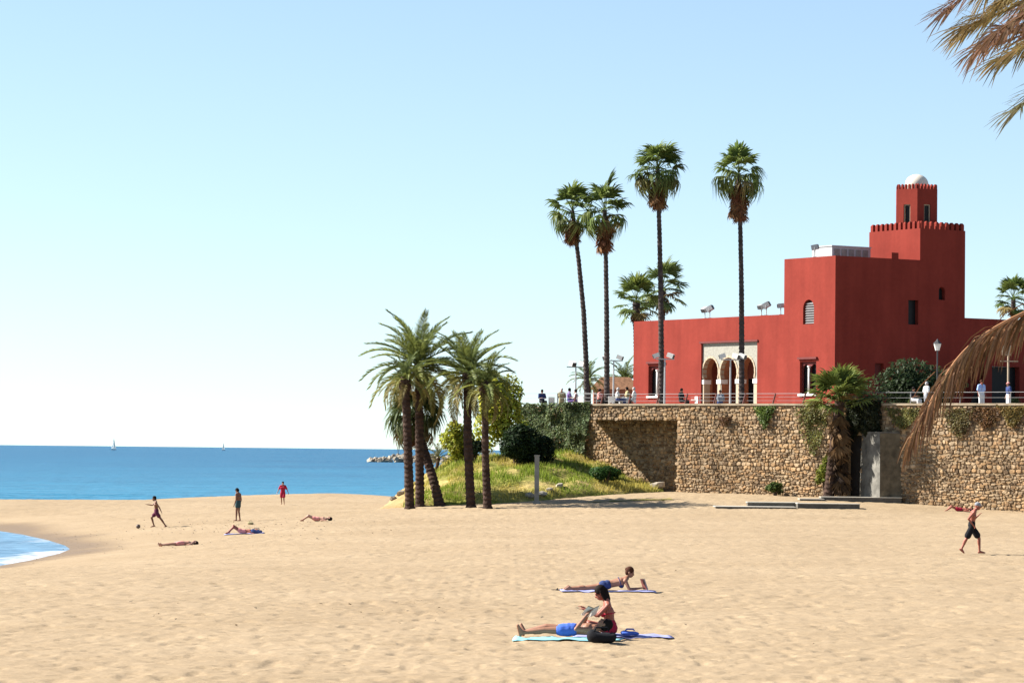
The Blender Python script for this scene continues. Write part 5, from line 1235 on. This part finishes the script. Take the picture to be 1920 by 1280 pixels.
        if item in ('shirt', 'tunic', 'bikini', 'swimsuit'):
            if item == 'bikini':
                for s in (-1, 1): mb.ball(C_ + shd * .075 * s + fw * .09 - (C_ - P).normalized() * .02, .068, 9, 7)
                capsule(mb, C_ - shd * .12, C_ + shd * .12, .10 * w + .002, .10 * w + .002) if False else None
                mb2 = [C_ + (shd * math.cos(a) * .205 * w + fw * math.sin(a) * .118) - (C_ - P).normalized() * .03 for a in np.linspace(0, 2 * math.pi, 17)]
                mb.tube(mb2, .014, 6)
            else:
                capsule(mb, mid - (hips + shd) * .026, mid + (hips + shd) * .026, .10 * w + g, .10 * w + g); capsule(mb, P - hips * .06, P + hips * .06, hr + g, hr + g)
                for s in (-1, 1): capsule(mb, P + hips * .05 * s, mid + (hips + shd) * .028 * s, .10 + g, .097 * w + g); capsule(mb, mid + shd * .05 * s, C_ + shd * .085 * s, .098 * w + g, .11 * w + g)
                if item != 'swimsuit':
                    capsule(mb, C_ - shd * .09, C_ + shd * .09, .112 * w + g, .112 * w + g)
                    for sd in 'LR': capsule(mb, J['neck'].lerp(J['sh' + sd], .4), J['sh' + sd], .058 + g, .062 + g); capsule(mb, J['sh' + sd], J['sh' + sd].lerp(J['el' + sd], .75), .050 + g, .045 + g + .01)
                else:
                    for s in (-1, 1): capsule(mb, C_ + shd * .07 * s, J['neck'] + shd * .09 * s, .075, .03)
                if item == 'tunic':
                    for sd in 'LR': capsule(mb, J['hip' + sd], J['hip' + sd].lerp(J['kn' + sd], .7), .10 + g, .10 + g)
        if mb.v: remesh(mb, {'bikini': 'bikini_top', 'longshorts': 'shorts'}.get(item, item), max(.012, voxel), CL[colr], body)
    return body
def sym(**kw):
    """joint table with left/right pairs given as kneeL=..; y is across the body"""
    return kw
STAND = dict(head=(.03, 0, 1.62), neck=(0, 0, 1.47), chest=(0, 0, 1.28), pelvis=(0, 0, .95), face=(1, 0, -.1), shL=(0, .185, 1.41), shR=(0, -.185, 1.41), elL=(-.03, .24, 1.12), elR=(-.03, -.24, 1.12), wrL=(.06, .25, .88), wrR=(.06, -.25, .88),
             hipL=(0, .09, .9), hipR=(0, -.09, .9), knL=(.03, .1, .49), knR=(.02, -.1, .49), anL=(-.02, .11, .075), anR=(-.03, -.11, .075), toeL=(.15, .13, .025), toeR=(.14, -.13, .025))
SIT = dict(STAND, head=(.04, 0, 1.18), neck=(0, 0, 1.04), chest=(-.02, 0, .86), pelvis=(0, 0, .55), shL=(0, .18, .98), shR=(0, -.18, .98), elL=(.08, .23, .72), elR=(.08, -.23, .72), wrL=(.30, .14, .76), wrR=(.30, -.14, .76), hipL=(.02, .09, .53), hipR=(.02, -.09, .53), knL=(.44, .12, .52), knR=(.44, -.12, .52), anL=(.42, .12, .08), anR=(.42, -.12, .08), toeL=(.58, .13, .03), toeR=(.58, -.13, .03))
def sandp(px, py): return ground_at(px, py)
LEFT = math.pi      # figure frame: faces +X; turned by pi it faces the left of the picture
# boy running after the ball (frame faces left after the turn: x = towards the ball)
J = dict(head=(.13, 0, 1.50), neck=(.05, 0, 1.37), chest=(.03, 0, 1.18), pelvis=(0, 0, .82), face=(1, 0, -.15), shL=(.04, -.17, 1.30), shR=(.02, .17, 1.30), elL=(.26, -.24, 1.16), elR=(-.16, .22, 1.06), wrL=(.50, -.24, 1.19), wrR=(-.27, .22, .84),
         hipL=(0, -.09, .78), hipR=(0, .09, .78), knL=(.27, -.1, .52), knR=(-.24, .1, .46), anL=(.13, -.1, .10), anR=(-.50, .1, .10), toeL=(.30, -.11, .03), toeR=(-.40, .11, .02))
p = sandp(293, 988); person('person in dark plum swim shorts running towards a ball, arm stretched out', p, LEFT, J, 'brown', (('shorts', 'plum'),), height=1.0)
bp_ = sandp(259, 991); mb = MB(); mb.ball((0, 0, .11), .115, 16, 12); M['ball'] = plain('ball_leather', (0.09, 0.06, 0.045), .6, .3, 9); o = mb.build('ball', M['ball'], None, True); o.location = bp_ + Vector((0, 0, .02)); tag(o, 'dark ball on the sand in front of the running person', 'ball')
mb = MB()
# standing man looking down
J = dict(STAND, head=(.07, 0, 1.60), neck=(.0, 0, 1.47), face=(1, 0, -.55), anL=(0.02, .13, .075), anR=(-.06, -.11, .075), toeL=(.17, .16, .025), toeR=(.1, -.13, .025))
p = sandp(446, 976); person('barefoot person in dark trunks standing with back turned near the water', p, R(150), J, 'brown', (('trunks', 'teal'),), height=1.01)
# woman in red tunic by the water
p = sandp(530, 946); J = dict(STAND, elL=(-.02, .32, 1.14), elR=(-.02, -.32, 1.14), wrL=(.05, .42, .92), wrR=(.05, -.42, .92), knL=(.10, .1, .5), anR=(-.12, -.1, .1), toeR=(.03, -.12, .03))
person('person in a crimson tunic walking at the far water edge', p, R(-95), J, 'tan', (('tunic', 'crimson'),), hair_style='bun', voxel=.02, height=.84)
# people lying in the sand; frame: head towards +X
def lying(px, py, rz, label, skin, wear, knees=0.0, prone=False, hair='dark', towel=None, **kw):
    p = sandp(px, py); up = .13
    J = dict(head=(.72, 0, .15), neck=(.56, 0, .13), chest=(.38, 0, .13), pelvis=(.04, 0, .12), face=(0, .3, 1) if not prone else (.3, .6, -.2), up=(1, 0, 0), front=(0, 0, 1 if not prone else -1),
             shL=(.50, .19, .11), shR=(.50, -.19, .11), elL=(.24, .30, .06), elR=(.26, -.30, .06), wrL=(.02, .30, .05), wrR=(.48, -.42, .05), hipL=(0, .09, .11), hipR=(0, -.09, .11),
             knL=(-.38, .11, .10 + knees), knR=(-.40, -.12, .10 + knees * .8), anL=(-.80 + knees * .75, .12, .06), anR=(-.81 + knees * .5, -.13, .06), toeL=(-.90 + knees * .7, .14, .14 if knees < .1 else .03), toeR=(-.91 + knees * .5, -.16, .14 if knees < .1 else .03))
    return person(label, p, rz, J, skin, wear, hair, kw.pop('hair_style', 'short'), voxel=.016, **kw), p
def towel(px, py, rz, size, mat, label, dx=0.0):
    p = sandp(px, py); nx_, ny_ = 22, 12; X, Y = np.meshgrid(np.linspace(-size[0] / 2, size[0] / 2, nx_), np.linspace(-size[1] / 2, size[1] / 2, ny_))
    c, s = math.cos(rz), math.sin(rz); wx = p.x + X * c - Y * s; wy = p.y + X * s + Y * c; wz = sand_h(wx, wy) + .03 + (vnoise(X * 4 + px, Y * 4) - .3) * .03
    o = link_mesh('towel', grid_mesh('towel', wx - p.x, wy - p.y, wz - p.z, mat)); o.location = p; sm = o.modifiers.new('thickness', 'SOLIDIFY'); sm.thickness = .012; tag(o, label, 'towel'); return o
lying(336, 1022, R(25), 'pale sunbather lying flat, leftmost and nearest of the far sunbathers', 'pale', (('trunks', 'pink'),))
lying(453, 1000, R(8), 'sunbather with bent knees and dark bag, in the middle of the far sunbathers', 'red', (('trunks', 'pink'),), knees=.28)
lying(592, 977, R(4), 'sunbather lying behind the others, rightmost of the far sunbathers', 'pale', (('trunks', 'pink'),), knees=.2)
towel(458, 1000, R(8), (1.9, .8), CL['lilac'], 'lilac towel under the sunbather with bent knees')
# small bags by the far sunbathers
def bag(px, py, size, mat, label, name='bag', rz=0.0, z=0.0):
    p = sandp(px, py) + Vector((0, 0, z)); mb = MB(); a, b, c = size
    mb.ball((0, 0, c * .45), 1.0, 14, 9, (a / 2, b / 2, c * .5)); 
    mb.v = [(math.copysign(abs(x / a * 2) ** .6, x) * a / 2, math.copysign(abs(y / b * 2) ** .6, y) * b / 2, z * (1 - .25 * math.sin(x * 9 + 1))) for x, y, z in mb.v]
    for i, v in enumerate(mb.v): k = 1 + .10 * math.sin(v[0] * 23 + v[1] * 31); mb.v[i] = (v[0] * k, v[1], max(v[2], -.01) * (2 - k))
    e = empty(name, p, rz); tag(e, label, 'bag'); mb.build('pouch', mat, e, True); mb = MB(); mb.tube([(-a * .25, 0, c * .85), (-a * .18, 0, c * 1.15), (a * .18, 0, c * 1.15), (a * .25, 0, c * .85)], .015, 6); mb.build('strap', mat, e); return e
bag(481, 999, (.55, .35, .26), CL['navy'], 'dark purple bag beside the sunbather with bent knees')
bag(470, 983, (.3, .25, .18), CL['khaki'], 'small dark bag alone on the sand behind the bent knee sunbather')
# man lying on his back by the wall
lying(1797, 958, R(3), 'sunburnt person lying with one knee raised at the foot of the wall', 'red', (('trunks', 'crimson'),), knees=.22)
# man walking right
J = dict(head=(.20, 0, 1.60), neck=(.10, 0, 1.47), chest=(.03, 0, 1.27), pelvis=(-.01, 0, .96), face=(1, 0, -.2), shL=(.03, .19, 1.40), shR=(.05, -.19, 1.40), elL=(.10, .30, 1.14), elR=(-.16, -.30, 1.18), wrL=(.26, .22, 1.30), wrR=(.0, -.24, .98),
         hipL=(0, .09, .92), hipR=(0, -.09, .92), knL=(.26, .1, .52), knR=(-.20, -.1, .50), anL=(.28, .1, .075), anR=(-.36, -.1, .16), toeL=(.46, .12, .03), toeR=(-.28, -.11, .03))
p = sandp(1822, 1039); person('shirtless person in long black shorts and grey cap walking right near the wall', p, 0.0, J, 'red', (('longshorts', 'black'),), 'grey', 'none', height=1.05, cap='grey', voxel=.012)
# woman propped on her elbows, reading
p = sandp(1130, 1108)
J = dict(head=(.66, 0, .46), neck=(.58, 0, .33), chest=(.44, 0, .24), pelvis=(.02, 0, .14), face=(1, -.25, -.35), up=(.1, 0, 1), front=(0, 0, -1), shL=(.54, .18, .27), shR=(.54, -.18, .27), elL=(.66, .20, .05), elR=(.64, -.22, .05), wrL=(.90, .10, .08), wrR=(.88, -.14, .09),
         hipL=(0, .09, .12), hipR=(0, -.09, .12), knL=(-.40, .10, .08), knR=(-.40, -.13, .08), anL=(-.80, .10, .07), anR=(-.79, -.20, .07), toeL=(-.94, .10, .04), toeR=(-.93, -.22, .04))
person('person lying on the front, propped on elbows and reading on the sand', p, R(2), J, 'tan', (('briefs', 'navy'), ('bikini', 'navy')), 'auburn', 'bun', voxel=.0095, female=True, height=1.04)
towel(1140, 1109, R(2), (2.4, .85), CL['lilac'], 'blue towel under the person reading on elbows')
q = p + Vector((1.05, -.06, .06)); bk = empty('open_magazine', q, R(10)); tag(bk, 'open dark magazine held by the person propped on elbows', 'magazine')
M['print'] = plain('magazine_print', (0.16, 0.05, 0.045), .4, .8, 14)
for s in (-1, 1): mb = MB(); mb.box((.01, s * .11, .13), (.012, .21, .28), M=Matrix.Rotation(s * .35, 3, 'Z') @ Matrix.Rotation(-.35, 3, 'Y')); mb.build('cover', M['print'], bk)
for i, (dx, l) in enumerate(((0, 'left'), (.11, 'right'))):
    q = sandp(1043 + i * 8, 1105 + i * 2); mb = MB(); V = []; prof = [(-.13, .03), (-.07, .045), (.05, .04), (.11, .05), (.14, .02)]
    mb.tube([(x, 0, .02) for x, w_ in prof], [w_ for x, w_ in prof], 10); mb.v = [(x, y, .012 + (z - .02) * .25 + .01) for x, y, z in mb.v]
    e = empty('sandal', q + Vector((0, 0, .02)), R(20)); tag(e, f'dark sandal left of the reading person, {l} one of the pair', 'sandal', 'pair of sandals'); mb.build('sole', CL['black'], e); mb = MB(); mb.tube([(.02, -.045, .02), (.04, 0, .06), (.02, .045, .02)], .012, 6); mb.build('strap', CL['black'], e)
# couple in front: man on his back reading, woman sitting
p = sandp(1060, 1196)
J = dict(head=(.66, -.05, .24), neck=(.54, -.02, .17), chest=(.36, 0, .15), pelvis=(.02, 0, .13), face=(-.35, 0, .9), up=(.8, 0, .4), front=(0, 0, 1), shL=(.48, .19, .15), shR=(.48, -.19, .15), elL=(.24, .30, .22), elR=(.18, -.30, .16), wrL=(.36, .12, .44), wrR=(.36, -.12, .42),
         hipL=(0, .09, .12), hipR=(0, -.09, .12), knL=(-.40, .12, .17), knR=(-.41, -.12, .12), anL=(-.80, .13, .07), anR=(-.81, -.16, .07), toeL=(-.87, .16, .20), toeR=(-.88, -.20, .20))
man = person('person in blue trunks lying on a towel and holding up a book', p + Vector((.05, 0, .03)), R(-8), J, 'tan', (('trunks', 'blue'),), 'dark', 'short', voxel=.0095, height=1.05)
towel(1065, 1199, R(-6), (2.0, .9), CL['cyan'], 'pale cyan towel under the person in blue trunks')
def rot2(x, y, a): return Vector((x * math.cos(a) - y * math.sin(a), x * math.sin(a) + y * math.cos(a), 0))
q = p + rot2(.43, 0, R(-8)) + Vector((.05, 0, .50)); bk = empty('open_book', q, R(-48)); tag(bk, 'open white book held above the person in blue trunks', 'book')
for s in (-1, 1):
    mb = MB(); mb.box((0, s * .085, .01), (.21, .165, .014), M=Matrix.Rotation(s * .30, 3, 'X') @ Matrix.Rotation(-.9, 3, 'Y')); mb.build('page_block', M['white'], bk); mb = MB(); mb.box((.006, s * .088, .022), (.22, .172, .005), M=Matrix.Rotation(s * .30, 3, 'X') @ Matrix.Rotation(-.9, 3, 'Y')); mb.build('cover', M['cream'], bk)
p2 = sandp(1143, 1194)
J = dict(head=(.16, 0, .74), neck=(.05, 0, .60), chest=(.02, 0, .42), pelvis=(-.02, 0, .13), face=(.9, 0, -.5), up=(.35, 0, .9), front=(1, 0, 0), shL=(.04, -.16, .53), shR=(.03, .16, .53), elL=(.22, -.22, .34), elR=(.20, .22, .36), wrL=(.42, -.12, .46), wrR=(.40, .12, .44),
         hipL=(.02, -.10, .11), hipR=(.02, .10, .11), knL=(.36, -.30, .20), knR=(.36, .30, .22), anL=(.26, .04, .07), anR=(.22, -.06, .07), toeL=(.28, .22, .05), toeR=(.24, -.24, .05))
person('dark long haired person in red swimwear sitting up beside the reading person', p2 + Vector((0, .25, .03)), LEFT, J, 'red', (('briefs', 'crimson'), ('bikini', 'crimson')), 'dark', 'long', voxel=.0095, female=True, height=1.08)
towel(1165, 1193, R(5), (1.9, .8), CL['lilac'], 'lilac towel under the sitting person')
bag(1128, 1205, (.55, .34, .24), CL['black'], 'large black bag in front of the sitting person', z=.02)
bag(1181, 1194, (.34, .26, .10), CL['blue'], 'crumpled blue cloth bag on the towel behind the sitting person', z=.05)
# people on the terrace
def terr(px, depth, rz, label, pose, skin, wear, hair='dark', style='short', h=1.0, dz=0.0, cap=None):
    b_ = ter_base(px, depth); b_.z += dz; return person(label, b_, rz, pose, skin, wear, hair, style, voxel=.028, fine=False, height=h, cap=cap)
terr(1840, 184.4, R(-60), 'person in pale blue shirt at the right railing', STAND, 'red', (('shirt', 'sky'), ('trousers', 'white')), 'auburn', h=1.02)
terr(1891, 186.5, R(200), 'person in navy shirt near the tan sign post', STAND, 'tan', (('shirt', 'navy'), ('trousers', 'white')), h=.98, cap='pink')
terr(1737, 189.5, R(30), 'person in white shirt half hidden by the hanging dry leaf', STAND, 'tan', (('shirt', 'white'), ('trousers', 'grey')), 'grey')
terr(1712, 190.5, R(-40), 'person in dark clothes with white bag left of the lantern post', SIT, 'tan', (('shirt', 'black'), ('trousers', 'white')), h=1.0, dz=.15)
terr(1016, 208.5, R(-70), 'person in dark clothes sitting at the seaward end of the terrace', SIT, 'brown', (('shirt', 'navy'), ('trousers', 'black')), dz=.1)
terr(1053, 207.8, R(-90), 'person in khaki shirt standing above the ivy', STAND, 'tan', (('shirt', 'khaki'), ('trousers', 'khaki')), 'grey', dz=-.25)
terr(1067, 207.6, R(10), 'person in purple shirt sitting right of the one in khaki', SIT, 'tan', (('shirt', 'purple'), ('trousers', 'navy')), dz=.2)
terr(1080, 206.6, R(170), 'person in white top sitting left of the leftmost tall palm', SIT, 'pale', (('shirt', 'white'), ('trousers', 'purple')), dz=.1)
terr(1124, 203.6, R(-20), 'person in pink shirt sitting left of the second tall palm', SIT, 'pale', (('shirt', 'pink'), ('trousers', 'black')), dz=.1)
terr(1158, 202.0, R(-10), 'first person in white among the diners right of the second palm', SIT, 'pale', (('shirt', 'white'), ('trousers', 'navy')), 'grey', dz=.15)
terr(1176, 202.3, R(190), 'second diner, in a cream shirt, facing left', SIT, 'tan', (('shirt', 'khaki'), ('trousers', 'white')), dz=.2)
terr(1189, 202.9, R(170), 'third diner, pale haired, nearest the castle corner', SIT, 'pale', (('shirt', 'white'), ('trousers', 'grey')), 'grey', dz=.2)
terr(1277, 199.5, R(-30), 'person in black sitting alone between tallest palm and porch', SIT, 'tan', (('shirt', 'black'), ('trousers', 'black')), dz=.1)
terr(1350, 201.0, R(-100), 'person in grey standing before the porch arches', STAND, 'tan', (('shirt', 'grey'), ('trousers', 'navy')), dz=-.4)
